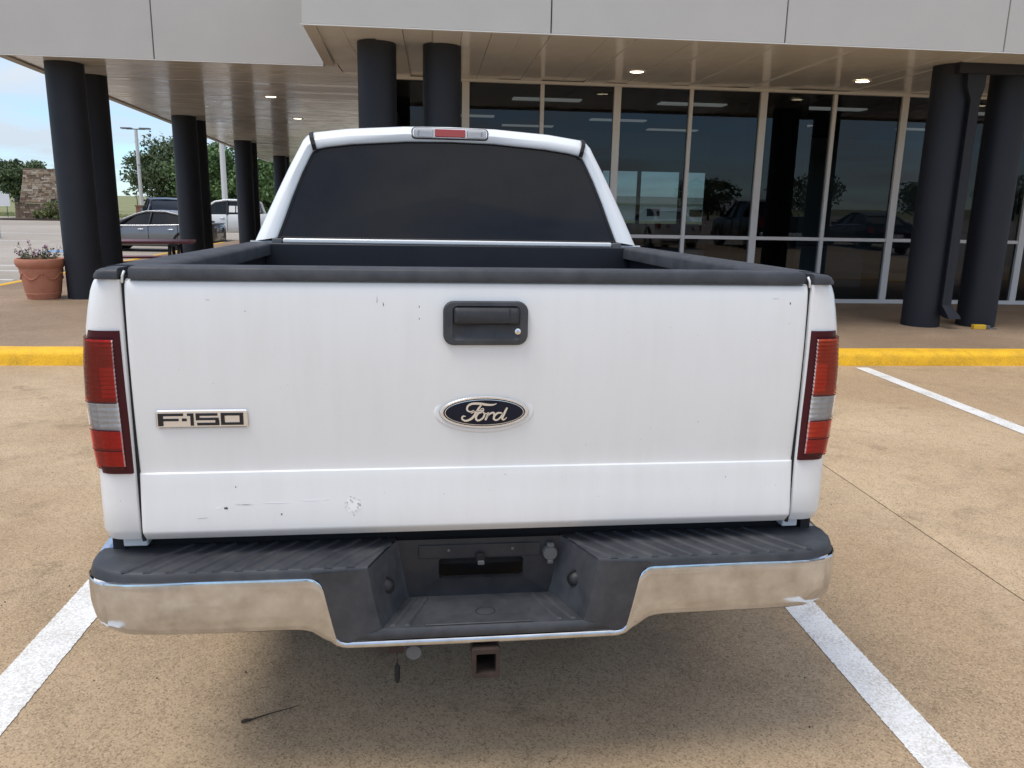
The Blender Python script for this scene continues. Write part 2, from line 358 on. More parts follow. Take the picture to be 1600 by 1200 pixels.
def thing(name, label, cat, loc=(0, 0, 0), rz=0, group=None, rx=0):
    o = bpy.data.objects.new(name, None); col.objects.link(o); o.location = loc; o.rotation_euler = (rx, 0, rz)
    o.empty_display_size = 0.2
    tag(o, label, cat, group); return o
def tag(o, label=None, cat=None, group=None, kind=None):
    if label: o['label'] = label
    if cat: o['category'] = cat
    if group: o['group'] = group
    if kind: o['kind'] = kind
    return o
def rrect(x0, x1, z0, z1, r, n=6):
    """rounded rectangle, counter-clockwise list of (x,z)"""
    pts = []
    for cx, cz, a0 in ((x1-r, z1-r, 0), (x0+r, z1-r, 90), (x0+r, z0+r, 180), (x1-r, z0+r, 270)):
        for k in range(n+1):
            a = R_(a0+90*k/n); pts.append((cx+r*math.cos(a), cz+r*math.sin(a)))
    return pts
def ellipse(cx, cz, a, b, n=64): return [(cx+a*math.cos(2*math.pi*k/n), cz+b*math.sin(2*math.pi*k/n)) for k in range(n)]
def catmull(p, k=8, closed=False):
    out = []; n = len(p)
    for i in range(n if closed else n-1):
        g = lambda j: p[j % n] if closed else p[max(0, min(n-1, j))]
        a, b, c, d = g(i-1), g(i), g(i+1), g(i+2)
        for s in range(k):
            t = s/k
            out.append(tuple(0.5*((2*b[q])+(-a[q]+c[q])*t+(2*a[q]-5*b[q]+4*c[q]-d[q])*t*t+(-a[q]+3*b[q]-3*c[q]+d[q])*t**3) for q in range(len(b))))
    if not closed: out.append(tuple(p[-1]))
    return out
def lerp(a, b, t): return a+(b-a)*t
def interp(x, xs, ys):
    if x <= xs[0]: return ys[0]
    for i in range(len(xs)-1):
        if x <= xs[i+1]: return lerp(ys[i], ys[i+1], (x-xs[i])/(xs[i+1]-xs[i]))
    return ys[-1]
# ================================================================== SETTING
def ss(a, b, x):
    t = max(0, min(1, (x-a)/(b-a))); return t*t*(3-2*t)
def lot_z(y): return -0.014 - 0.4*ss(13, 26, y)

# ground sheet to the horizon
g = MB()
N = 40
ex = [-4000, -1200, -500, -200, -90, 90, 200, 500, 1200, 4000]; ey = [-4000, -1000, -300, -170, 60, 90, 130, 200, 300, 500, 900, 4000]
vs = []
for y in ey:
    for x in ex: vs.append((x, y, -0.62 + (0.16 if 60 < y < 400 else 0)))
g.add(vs, [(j*len(ex)+i, j*len(ex)+i+1, (j+1)*len(ex)+i+1, (j+1)*len(ex)+i) for j in range(len(ey)-1) for i in range(len(ex)-1)])
tag(g.build('ground', 'grass_ground'), kind='structure')

# car park: far sheet plus the slabs close by
lot = MB()
ys = [-160, -60, -10, 8, 12] + [13+0.65*k for k in range(21)] + [40, 74]; xs = [-75, -40, -20, -12, -6, 0, 20, 90]
lot.add([(x, y, lot_z(y)) for y in ys for x in xs], [(j*len(xs)+i, j*len(xs)+i+1, (j+1)*len(xs)+i+1, (j+1)*len(xs)+i) for j in range(len(ys)-1) for i in range(len(xs)-1)])
lot_o = lot.build('parking_lot', 'far_concrete', smooth=180); tag(lot_o, kind='structure')
tag(MB().box(-16.3, 16.4, -10.9, 7.62, -0.013, -0.0085).build('joint_bed', 'joint_dark', lot_o), kind='structure')
xe = [2.405+d for d in (-18.7, -13.8, -7.2, 0, 4.65, 9.3, 13.95)]; ye = [7.60, 1.48, -4.62, -10.72]
for i in range(len(xe)-1):
    for j in range(len(ye)-1):
        gap = 0.0045
        o = MB().box(xe[i]+gap, xe[i+1]-gap, ye[j+1]+gap, ye[j]-(0 if j == 0 else gap), -0.008, 0.0).build('concrete_slab', 'lot_concrete', lot_o)
# painted stall lines
for nm, (x0, x1, y0, y1) in (('left of the white pickup', (-1.424, -1.268, 1.30, 7.44)), ('along the right of the white pickup', (1.385, 1.522, 1.30, 7.44)), ('one stall to the right, ending at the yellow kerb', (4.215, 4.355, 1.30, 7.50))):
    s = MB()
    # ragged edges
    L = []; Rr = []
    n = 900
    for k in range(n+1):
        y = lerp(y0, y1, k/n); L.append((x0+random.uniform(-.0022, .0022), y, 0.003)); Rr.append((x1+random.uniform(-.0022, .0022), y, 0.003))
    s.loft([L, Rr])
    tag(s.build('parking_line', 'white_paint_line'), kind='structure', label='white painted stall line '+nm)
for y, x0, x1 in ((16.1, -16, -8.0), (19.7, -18, -8.5), (22.8, -18, -8.5), (36.0, -19, -16.2), (43.0, -24, -17)):
    tag(MB().box(x0, x1, y-0.06, y+0.06, lot_z(y)+0.003, lot_z(y)+0.010).build('parking_line', 'white_paint_line'), kind='structure')
tag(MB().box(-13.6, -12.0, 29.2, 30.4, lot_z(30)+0.003, lot_z(30)+0.010).build('accessible_parking_patch', 'blue_paint_line'), kind='structure')

# yellow kerbs
prof = [(7.600, 0.0), (7.603, 0.012), (7.612, 0.09), (7.620, 0.108), (7.636, 0.123), (7.66, 0.132), (7.71, 0.1365), (7.845, 0.138)]
k = MB(); rings = []
for i in range(80):
    x = lerp(-6.9, 16.0, i/79)
    rings.append([(x, y+random.uniform(-.003, .003), z+random.uniform(-.002, .002)*(z > 0)) for y, z in prof] + [(x, 7.845, -0.1)])
k.loft(rings)
tag(k.build('kerb', 'yellow_paint', smooth=60), kind='structure')
tag(MB().box(-6.92, -6.78, 7.85, 27, -0.5, 0.135).build('kerb', 'yellow_paint', bevel=0.02), kind='structure')
w = MB()
w.box(-6.775, 16.0, 7.85, 44, -0.4, 0.130)
walk = w.build('sidewalk', 'walk_concrete'); tag(walk, kind='structure')

# ================================================================== BUILDING
ZS = 3.25                      # soffit level
B = thing('dealership_building', 'long beige single storey building with black columns, deep canopy and tinted glass front', 'building', (0, 0, 0))
def bpart(mb, name, m, **k): return mb.build(name, m, B, **k)
FY, LY, GY = 8.56, 11.06, 11.90   # right fascia, left fascia, glass line
# right fascia panels (joints every 2.47 m)
joints = [-1.30, 1.175, 3.63, 6.06, 8.52, 10.98, 13.44, 15.9]
for a, b in zip(joints[:-1], joints[1:]):
    bpart(MB().box(a+0.006, b-0.006, FY, FY+0.12, ZS-0.02, 4.85), 'fascia_panel', 'stucco', bevel=0.006)
bpart(MB().box(-1.28, 15.88, FY+0.03, FY+0.11, ZS+0.0, 4.83), 'fascia_backing', 'joint_dark')
# drip edge, slightly chipped pale line under the fascia
bpart(MB().box(-1.31, 15.9, FY-0.006, FY+0.03, ZS-0.032, ZS-0.022), 'drip_edge', 'trim_metal')
# return wall between the two fascias
bpart(MB().prism([(-1.30, FY+0.122), (-1.40, LY-0.002), (-1.28, LY-0.002), (-1.18, FY+0.122)], ZS-0.02, 4.85, 'xy'), 'fascia_return', 'stucco')
# left fascia
lj = [-5.455, -3.51, -1.41]
for a, b in zip(lj[:-1], lj[1:]):
    bpart(MB().box(a+0.006, b-0.006, LY, LY+0.12, ZS-0.02, 4.85), 'fascia_panel', 'stucco', bevel=0.006)
bpart(MB().box(-5.44, -1.3, LY+0.03, LY+0.11, ZS+0.0, 4.83), 'fascia_backing', 'joint_dark')
bpart(MB().box(-5.46, -1.42, LY-0.006, LY+0.03, ZS-0.032, ZS-0.022), 'drip_edge', 'trim_metal')
ex = lambda y: -5.46 - 0.0824*(y-11.06)         # outer edge of the left canopy
bpart(MB().prism([(ex(LY+.12), LY+0.122), (ex(40), 40), (ex(40)+0.12, 40), (ex(LY+.12)+0.12, LY+0.122)], ZS-0.02, 4.85, 'xy'), 'fascia_side', 'stucco')
# roof
bpart(MB().prism([(-1.2, FY+0.1), (15.8, FY+0.1), (15.8, 40), (ex(40)+.1, 40), (ex(LY)+.1, LY+.1), (-1.3, LY+0.1)], 4.3, 4.4, 'xy'), 'roof', 'stucco')
# right soffit: boards running from fascia to glass
pm = MB().box(0.0025, 0.3025, FY+0.124, GY-0.02, 0, 0.02).mesh('soffit_board')
x = -1.24; i = 0
while x < 15.6:
    y0 = 0
    o = put('soffit_board', pm, 'soffit_metal', B, loc=(x, 0, ZS+random.uniform(-.0012, .0012)))
    o.rotation_euler = (R_(random.uniform(-.06, .06)), R_(random.uniform(-.15, .15)), 0)
    x += 0.305
bpart(MB().box(-1.3, 15.8, FY+0.124, GY+3, ZS+0.024, ZS+0.05), 'soffit_backing', 'soffit_metal')
# left soffit: narrow boards across the wing, too fine to pick apart
sb = MB(); y = LY+0.124
while y < 39.6:
    a = random.uniform(-.0022, .0022); c = random.uniform(-.0015, .0015); yy = y+0.292
    x0, x1 = ex(y)+0.125, (-1.25 if yy < GY-0.03 else -0.9)
    sb.add([(x0, y, ZS+a), (x1, y, ZS+a), (x1, yy, ZS+c), (x0, yy, ZS+c), (x0, y, ZS+.02), (x1, y, ZS+.02), (x1, yy, ZS+.02), (x0, yy, ZS+.02)], [(0,3,2,1),(4,5,6,7),(0,1,5,4),(1,2,6,5),(2,3,7,6),(3,0,4,7)])
    y += 0.30
tag(bpart(sb, 'soffit_boards', 'soffit_metal'), kind='stuff')
bpart(MB().prism([(ex(LY+.13)+.12, LY+.13), (-0.9, LY+.13), (-0.9, 39.9), (ex(39.9)+.12, 39.9)], ZS+0.024, ZS+0.05, 'xy'), 'soffit_backing', 'joint_dark')
# recessed downlights
for (x, y) in ((2.62, 10.8), (5.76, 10.91), (8.9, 10.9), (12.0, 10.9), (-2.79, 14.73), (-2.95, 18.45), (-3.1, 24.0), (-3.3, 30.0)):
    d = bpart(MB().lathe([(0.085, 0.0), (0.112, -0.006), (0.120, -0.001), (0.120, 0.01)], (x, y, ZS-0.004), 24), 'downlight', 'trim_metal', smooth=60)
    MB().lathe([(0.0005, 0.0), (0.086, 0.0)], (x, y, ZS-0.005), 24).build('bulb', 'downlight', d)
# columns
def column(x, y, r, z0=0.13):
    prof = [(r, z0), (r, 0.8), (r, 2.0), (r, ZS-0.003)]
    bpart(MB().lathe(prof, (x, y, 0), 40), 'column', 'column_paint', smooth=60)
for (x, y, r) in ((-0.635, 9.52, 0.215), (0.085, 9.56, 0.215), (6.18, 9.58, 0.225), (6.93, 9.58, 0.225), (13.2, 9.58, 0.225), (13.95, 9.58, 0.225)): column(x, y, r)
for (x, y) in ((-4.90, 11.78), (-5.04, 12.92), (-5.42, 18.75), (-5.49, 19.75), (-5.83, 26.0), (-5.88, 27.0), (-6.3, 34.5), (-6.33, 35.5)): column(x, y, 0.238 if y < 15 else 0.255)
# header beam and box downspout between the right pair
bpart(MB().box(6.06, 7.25, 9.27, 9.36, ZS-0.125, ZS-0.004), 'header_beam', 'column_paint', bevel=0.004)
dsp = MB(); X0, X1 = 6.345, 6.465
path = [((6.10, 6.28), 9.31, 3.13), ((6.10, 6.28), 9.31, 2.95), ((6.31, 6.42), 9.37, 2.80)]
def sect(x0, x1, y0, y1, z): return [(x0, y0, z), (x1, y0, z), (x1, y1, z), (x0, y1, z)]
dsp.loft([sect(6.17, 6.40, 9.27, 9.40, 3.124), sect(6.18, 6.40, 9.27, 9.40, 2.98), sect(6.27, 6.39, 9.31, 9.42, 2.84), sect(6.27, 6.39, 9.31, 9.42, 0.42), sect(6.30, 6.46, 9.22, 9.40, 0.30), sect(6.31, 6.47, 9.20, 9.30, 0.26)], True, (True, True))
bpart(dsp, 'downspout', 'column_paint', bevel=0.004)

# glass front
mx_ = [0.44+1.0895*k for k in range(-1, 15)]
sill_z, rail_z, head_z = 0.19, 1.105, 3.205
bpart(MB().box(mx_[0]-0.05, 15.8, GY-0.05, GY+0.05, 0.13, sill_z), 'sill', 'trim_metal', bevel=0.004)
bpart(MB().box(mx_[0]-0.05, 15.8, GY-0.055, GY+0.05, head_z, ZS-0.004), 'header', 'trim_metal', bevel=0.004)
for i, x in enumerate(mx_):
    wd = 0.052 if i % 2 else 0.028
    bpart(MB().box(x-wd, x+wd, GY-0.045, GY+0.045, sill_z, head_z), 'mullion', 'trim_metal', bevel=0.004)
for i in range(len(mx_)-1):
    a = mx_[i]+(0.052 if i % 2 else 0.028); b = mx_[i+1]-(0.028 if i % 2 else 0.052)
    bpart(MB().box(a, b, GY-0.035, GY+0.035, rail_z-0.025, rail_z+0.025), 'transom', 'trim_metal', bevel=0.003)
    t = random.uniform(-.003, .003)
    for z0, z1 in ((sill_z, rail_z-0.025), (rail_z+0.025, head_z)):
        e = random.uniform(-.002, .002)
        bpart(MB().add([(a, GY+e, z0), (b, GY+e+t, z0), (b, GY-e+t, z1), (a, GY-e, z1)], [(0, 1, 2, 3)]), 'pane', 'window_glass')
# inside: showroom
BY = 30.0
bpart(MB().box(-0.7, 15.8, GY+0.06, BY, 0.10, 0.135), 'interior_floor', 'interior_floor')
bpart(MB().box(-0.7, 15.8, GY+0.055, BY, 3.20, 3.23), 'interior_ceiling', 'interior_ceiling')
wall = MB(); zt, zb = 2.80, 0.9
bpart(MB().box(-0.7, 6.2, BY, BY+0.2, 0.13, 3.2), 'interior_wall', 'interior_wall')
bpart(MB().box(11.6, 15.8, BY, BY+0.2, 0.13, 3.2), 'interior_wall', 'interior_wall')
bpart(MB().box(6.2, 11.6, BY, BY+0.2, zt, 3.2), 'interior_wall', 'interior_wall')
bpart(MB().box(6.2, 11.6, BY, BY+0.2, 0.13, zb), 'interior_wall', 'interior_wall')
for x in (7.6, 9.2, 10.2): bpart(MB().box(x-.06, x+.06, BY+.02, BY+.18, zb, zt), 'window_post', 'vestibule_dark')
for x0, x1 in ((6.2, 7.54), (7.66, 9.14), (9.26, 10.14), (10.26, 11.6)):
    bpart(MB().add([(x0, BY+.1, zb), (x1, BY+.1, zb), (x1, BY+.1, zt), (x0, BY+.1, zt)], [(0, 1, 2, 3)]), 'pane', 'window_glass')
bpart(MB().box(15.6, 15.8, GY+.06, BY, 0.13, 3.2), 'interior_wall', 'interior_wall')
# room dividers: low bulkhead, grey partition to the right, dark entrance vestibule
bpart(MB().box(-0.7, 15.6, 19.0, 19.2, 2.62, 3.2), 'bulkhead', 'interior_wall')
bpart(MB().box(7.6, 13.5, 17.8, 17.95, 0.135, 2.62), 'partition', 'interior_wall')
bpart(MB().box(5.5, 5.62, GY+0.25, 15.0, 0.135, 3.19), 'vestibule_wall', 'vestibule_dark')
bpart(MB().box(5.0, 5.5, 14.2, 14.3, 0.135, 3.19), 'vestibule_wall', 'vestibule_dark')
bpart(MB().box(4.88, 5.0, 13.0, 14.3, 0.135, 3.19), 'vestibule_wall', 'vestibule_dark')
for (x, y) in ((4.2, 13.4), (6.6, 13.4), (9.0, 13.4), (1.8, 13.4), (0.6, 16.2), (3.6, 16.2), (7.0, 16.2), (10.0, 16.2), (2.0, 17.9), (5.2, 17.9), (3.0, 21.6), (5.4, 21.6), (8.2, 21.6), (6.2, 25.5), (8.4, 25.5), (11.0, 25.5)):
    bpart(MB().box(x-0.55, x+0.55, y-0.13, y+0.13, 3.175, 3.196), 'ceiling_light', 'light_panel')
# desks and a low counter inside, dim shapes behind the glass
for (x, y, w_, h) in ((2.2, 15.0, 1.4, 0.75), (7.2, 14.6, 1.6, 0.75), (9.8, 15.2, 1.2, 1.0), (3.6, 22, 2.0, 1.1)):
    bpart(MB().box(x-w_/2, x+w_/2, y-.35, y+.35, h+.085, h+.135).box(x-w_/2+.05, x+w_/2-.05, y-.28, y+.3, .136, h+.085), 'desk', 'interior_wall')
# side wall of the wing behind the columns
bpart(MB().box(-0.9, -0.7, GY-0.05, 40, 0.13, ZS-0.004), 'side_wall', 'stucco')
bpart(MB().box(-0.9, 15.8, 39.8, 40, 0.13, 4.8), 'rear_wall', 'stucco') if False else None

# ================================================================== LEFT BACKGROUND
gz = lot_z(60)
# ---- trees
def leafy(cx, cy, cz, rx, ry, rz, n, size, rnd, clumps=26):
    cl = []
    for _ in range(clumps):
        while True:
            p = Vector((rnd.uniform(-1, 1), rnd.uniform(-1, 1), rnd.uniform(-1, 1)))
            if 0.35 < p.length < 1: break
        cl.append((p, rnd.uniform(0.22, 0.42)))
    v = []; f = []
    for i in range(n):
        c, r = rnd.choice(cl)
        d = Vector((rnd.gauss(0, 1), rnd.gauss(0, 1), rnd.gauss(0, 0.75))).normalized()*r*rnd.uniform(.35, 1.1)
        p = c+d
        p = Vector((cx+p.x*rx, cy+p.y*ry, cz+p.z*rz))
        a = Vector((rnd.gauss(0, 1), rnd.gauss(0, 1), rnd.gauss(0, 1))).normalized(); b = a.cross(Vector((rnd.gauss(0, 1), rnd.gauss(0, 1), rnd.gauss(0, 1)))).normalized()
        s = size*rnd.uniform(.6, 1.3); o = len(v)
        v += [tuple(p-a*s), tuple(p+b*s*.5), tuple(p+a*s), tuple(p-b*s*.5)]; f.append((o, o+1, o+2, o+3))
    return v, f
def tree(label, loc, h, wdt, trunk_h, leafm, seed, n=5200, size=0.16):
    rnd = random.Random(seed)
    t = thing('oak_tree', label, 'tree', loc, group='trees along the far side of the car park' if loc[1] > 0 else 'row of oaks behind the camera')
    tr = MB(); r = 0.17*h/5.5
    tr.tube([(0, 0, -0.1), (0.03, 0, trunk_h*.5), (0.0, 0, trunk_h), (0.05, 0, h*.55)], [r*1.25, r, r*.9, r*.4], 9)
    for i in range(9):
        a = rnd.uniform(0, 6.28); z0 = trunk_h*rnd.uniform(.8, 1.25); L = wdt*rnd.uniform(.25, .42)
        tr.tube([(0, 0, z0), (math.cos(a)*L*.4, math.sin(a)*L*.4, z0+h*.14), (math.cos(a)*L, math.sin(a)*L, z0+h*rnd.uniform(.2, .42))], [r*.5, r*.34, r*.1], 6)
    tr.build('trunk', 'bark', t, smooth=180)
    c = MB(); cz = (trunk_h+h)/2
    c.add(*leafy(0, 0, cz, wdt/2, wdt/2, (h-trunk_h)/2*1.02, n, size, rnd, 80))
    c.build('crown', leafm, t)
tree('round dark oak tree at the left edge, beside the stone sign wall', (-39.3, 82, gz), 5.3, 5.0, 1.6, 'oak_leaf', 3, 10000, .16)
tree('small oak tree just showing above the stone sign wall', (-43, 105, gz), 6.0, 5.5, 1.6, 'oak_leaf', 11, 3000, 0.2)
tree('large spreading oak tree rising behind the black pickup', (-23.0, 78, gz), 6.9, 8.4, 1.8, 'oak_leaf', 5, 24000, 0.165)
tree('bright green tree between the second and third column pairs', (-17.0, 66, gz), 5.7, 6.4, 1.2, 'bright_leaf', 8, 11000, 0.16)
tree('green tree partly hidden behind the cab of the white pickup', (-12.6, 64, gz), 5.2, 5.0, 1.0, 'bright_leaf', 9, 8000, 0.16)

# ---- stone sign wall with bed of shrubs
SW = thing('stone_sign_wall', 'stacked brown stone sign wall with sloping end, beside dark oak tree', 'wall', (-30.1, 67, gz))
def stones(mb_list, xl, xr, z0, z1, y, hrow, rnd):
    z = z0
    while z < z1-0.04:
        h = min(rnd.uniform(.7, 1.3)*hrow, z1-z)
        x = xl(z)
        while x < xr(z)-0.03:
            w_ = rnd.uniform(.14, .5)
            x2 = min(x+w_, xr(z))
            mb_list[rnd.choice((0, 0, 0, 1, 2))].box(x+.008, x2-.008, y-rnd.uniform(.02, .09), y+.1, z+.007, z+h-.007)
            x = x2
        z += h
rnd = random.Random(2)
up = [MB(), MB(), MB()]
stones(up, lambda z: -2.05+0.22*(z-1.35), lambda z: 2.4-0.12*(z-1.35), 1.35, 3.80, 0, .13, rnd)
for mb, m in zip(up, ('stone', 'stone_pale', 'stone_dark')): tag(mb.build('stonework', m, SW), kind='stuff')
lo = [MB(), MB(), MB()]
stones(lo, lambda z: -2.35, lambda z: 2.7, 0, 1.25, -0.25, .2, rnd)
for mb, m in zip(lo, ('stone_dark', 'stone', 'stone_dark')): tag(mb.build('stonework', m, SW), kind='stuff')
MB().prism([(-2.0, 1.35), (-1.48, 3.78), (2.1, 3.78), (2.4, 1.35)], 0.05, 0.9).build('core', 'mortar', SW)
MB().box(-2.3, 2.65, -0.2, 1.2, -.1, 1.2).build('plinth', 'mortar', SW)
MB().box(-2.42, 2.75, -0.38, 1.25, 1.25, 1.35).build('ledge', 'stone_dark', SW)
MB().box(-1.6, 2.2, -0.1, 1.0, 3.80, 3.86).build('coping', 'stone_dark', SW)
for x in (-2.1, 0.6): MB().box(x-.12, x+.12, -.5, -.3, 1.3, 1.62).build('spotlight', 'dark_iron', SW)
tag(MB().prism([(-33.6, 64.2), (-24, 64.2), (-24, 69), (-32.8, 69)], gz-.05, gz+0.10, 'xy').build('planting_bed', 'planting_soil'), kind='structure')
for i, (x, y, r, lab) in enumerate(((-29.9, 65.6, .75, 'leftmost low shrub in the bed before the stone sign wall'), (-28.7, 65.4, 1.15, 'middle and largest rounded shrub in the bed before the stone sign wall'), (-27.4, 65.5, 1.2, 'rounded shrub of the stone wall bed nearest the first column pair'))):
    t = thing('shrub', lab, 'shrub', (x, y, gz+.1), group='shrubs by the stone sign wall')
    rnd = random.Random(20+i)
    MB().add(*leafy(0, 0, r*.55, r, r, r*.62, 1500, .09, rnd, 22)).build('foliage', 'shrub_leaf', t)
    MB().tube([(0, 0, -.05), (0, 0, r*.6)], [.05, .02], 6).build('stem', 'bark', t)

# ---- lamp posts
def lamp_post(label, x, y, h, r):
    t = thing('lamp_post', label, 'lamp post', (x, y, gz), group='car park lamp posts')
    MB().lathe([(0.28, -.1), (0.28, .7), (0.25, .74)], (0, 0, 0), 16, caps=(False, True)).build('base', 'pole_white', t, smooth=50)
    MB().lathe([(r*1.25, .7), (r, h)], (0, 0, 0), 12, caps=(False, True)).build('pole', 'pole_white', t, smooth=50)
    MB().box(-.75, .75, -.05, .05, h, h+.08).build('arm', 'lamp_head', t)
    for s in (-1, 1): MB().box(s*.75-.42, s*.75+.42, -.28, .28, h+.04, h+.16).build('lamp_head', 'lamp_head', t, bevel=.03)
lamp_post('tall white lamp post with flat double head, in front of the spreading oak', -25.1, 73, 7.4, .13)
lamp_post('white lamp post whose top is hidden by the canopy edge', -13.4, 54, 7.4, .15)

t = thing('white_shed', 'low white building far off, glimpsed through the glass front and rear windows', 'building', (30, 110, gz))
MB().box(-16, 16, 0, 12, -.1, 2.3).build('wall', 'sign_white', t)
MB().prism([(-16.4, 2.3), (16.4, 2.3), (15.5, 3.2), (-15.5, 3.2)], -.4, 12.4).build('roof', 'pole_white', t)
for x in (-12, -6, 0, 6, 12): MB().box(x-.9, x+.9, -.03, 0.0, .6, 1.6).build('window', 'car_glass', t)
# ---- brick pier, leaning signs, pale box, thin sapling
t = thing('brick_pier', 'small red brick pier left of the black pickup', 'pier', (-22.6, 66, gz))
MB().box(-.42, .42, -.42, .42, -.1, 1.15).build('shaft', 'brick_red', t, bevel=.01)
MB().box(-.48, .48, -.48, .48, 1.15, 1.26).build('cap', 'stone_dark', t, bevel=.01)
t = thing('sapling', 'thin young sapling with sparse crown left of the lamp post', 'tree', (-27.6, 79, gz))
MB().tube([(0, 0, -.1), (0.05, 0, 1.4), (0, 0, 2.6)], [.05, .035, .012], 6).build('trunk', 'bark', t)
MB().add(*leafy(0, 0, 2.3, .9, .9, .45, 420, .1, random.Random(44), 10)).build('crown', 'oak_leaf', t)
t = thing('yard_sign', 'white sign boards on thin legs at the left edge under the oak', 'sign', (-36.2, 72, gz), R_(20))
for s in (-.5, .5): MB().tube([(s, 0, -.05), (s, 0, 1.9)], .025, 6).build('leg', 'dark_iron', t)
MB().box(-.75, .75, -.03, .03, .9, 1.9).build('board', 'sign_white', t)
t = thing('pale_blue_crate', 'pale blue box standing on the car park at the left edge', 'crate', (-19.75, 38.2, lot_z(38)))
MB().box(-.3, .3, -.3, .3, .02, .46).build('body', 'pale_blue', t, bevel=.03)
MB().box(-.32, .32, -.32, .32, .46, .52).build('lid', 'sign_white', t, bevel=.02)

# ---- grass strip blades (reads as one mass)
gb = MB(); rnd = random.Random(5)
for i in range(9000):
    x = rnd.uniform(-62, -8); y = rnd.uniform(74.2, 92); h = rnd.uniform(.06, .2); a = rnd.uniform(0, 3.14); w_ = .03
    z = gz-.06
    gb.add([(x-w_*math.cos(a), y-w_*math.sin(a), z), (x+w_*math.cos(a), y+w_*math.sin(a), z), (x+rnd.uniform(-.05, .05), y, z+h)], [(0, 1, 2)])
tag(gb.build('roadside_grass', 'grass_blade'), label='dry green grass beyond the car park', cat='grass', kind='stuff')

# ================================================================== VEHICLES
def wheel(parent, x, y, r, wdt, side, z=None):
    wz = r if z is None else z
    w_ = MB().lathe([(r*.62, -wdt/2), (r*.9, -wdt/2), (r, -wdt*.32), (r, wdt*.32), (r*.9, wdt/2), (r*.62, wdt/2)], (0, 0, 0), 28, 'x').build('wheel', 'tyre_rubber', parent, smooth=50, loc=(x, y, wz))
    xo = side*wdt*.42
    MB().lathe([(r*.64, side*wdt*.5), (r*.60, side*wdt*.5), (r*.57, xo-side*.05)], (0, 0, 0), 28, 'x').lathe([(r*.16, xo), (0.001, xo)], (0, 0, 0), 12, 'x').build('rim', 'alloy', w_, smooth=40)
    sp = MB()
    for k in range(5):
        M = Matrix.Rotation(2*math.pi*k/5+.3, 4, 'X')
        sp.box(min(xo-side*.04, xo), max(xo-side*.04, xo), -r*.07, r*.07, 0, r*.6, M)
    sp.build('spokes', 'alloy', w_)
    MB().lathe([(r*.58, xo-side*.06), (0.001, xo-side*.06)], (0, 0, 0), 20, 'x').build('brake', 'under_black', w_)
def car(name, label, cat, loc, rz, paint, st, gh, wheels, wr, extras=None, group=None, z_low=.22):
    """st: stations (y, z_low, z_belt, half_width, crown); gh: greenhouse stations (y, z, half_width_at_belt, half_width_at_top, belt)"""
    t = thing(name, label, cat, loc, rz, group)
    def sec(y, zl, zb_, w_, cr_):
        h = zb_-zl
        half = [(w_*.88, zl), (w_*.97, zl+.10*h), (w_*1.0, zl+.35*h), (w_*1.005, zl+.60*h), (w_*.985, zl+.86*h), (w_*.94, zb_), (w_*.6, zb_+cr_*.7), (0.001, zb_+cr_)]
        return [(-x, y, z) for x, z in half]+[(x, y, z) for x, z in reversed(half)]
    MB().loft([sec(*s) for s in st], True, (True, True)).build('body', paint, t, smooth=45)
    # greenhouse
    gl = MB()
    gl.loft([[(-wb, y, bz), (-wt, y+0*z, z), (-wt*.6, y, z+.018), (wt*.6, y, z+.018), (wt, y, z), (wb, y, bz)] for (y, z, wb, wt, bz) in gh])
    gl.build('window_glass', 'car_glass', t, smooth=30)
    return t
def panel(t, name, m, pts, th=0.012): # thin raised quad/polygon with thickness along its normal
    pts = [Vector(p) for p in pts]; nrm = (pts[1]-pts[0]).cross(pts[2]-pts[0]).normalized()*th
    n = len(pts)
    return MB().add(pts+[p+nrm for p in pts], [tuple(reversed(range(n))), tuple(range(n, 2*n))]+[(i, (i+1) % n, n+(i+1) % n, n+i) for i in range(n)]).build(name, m, t)

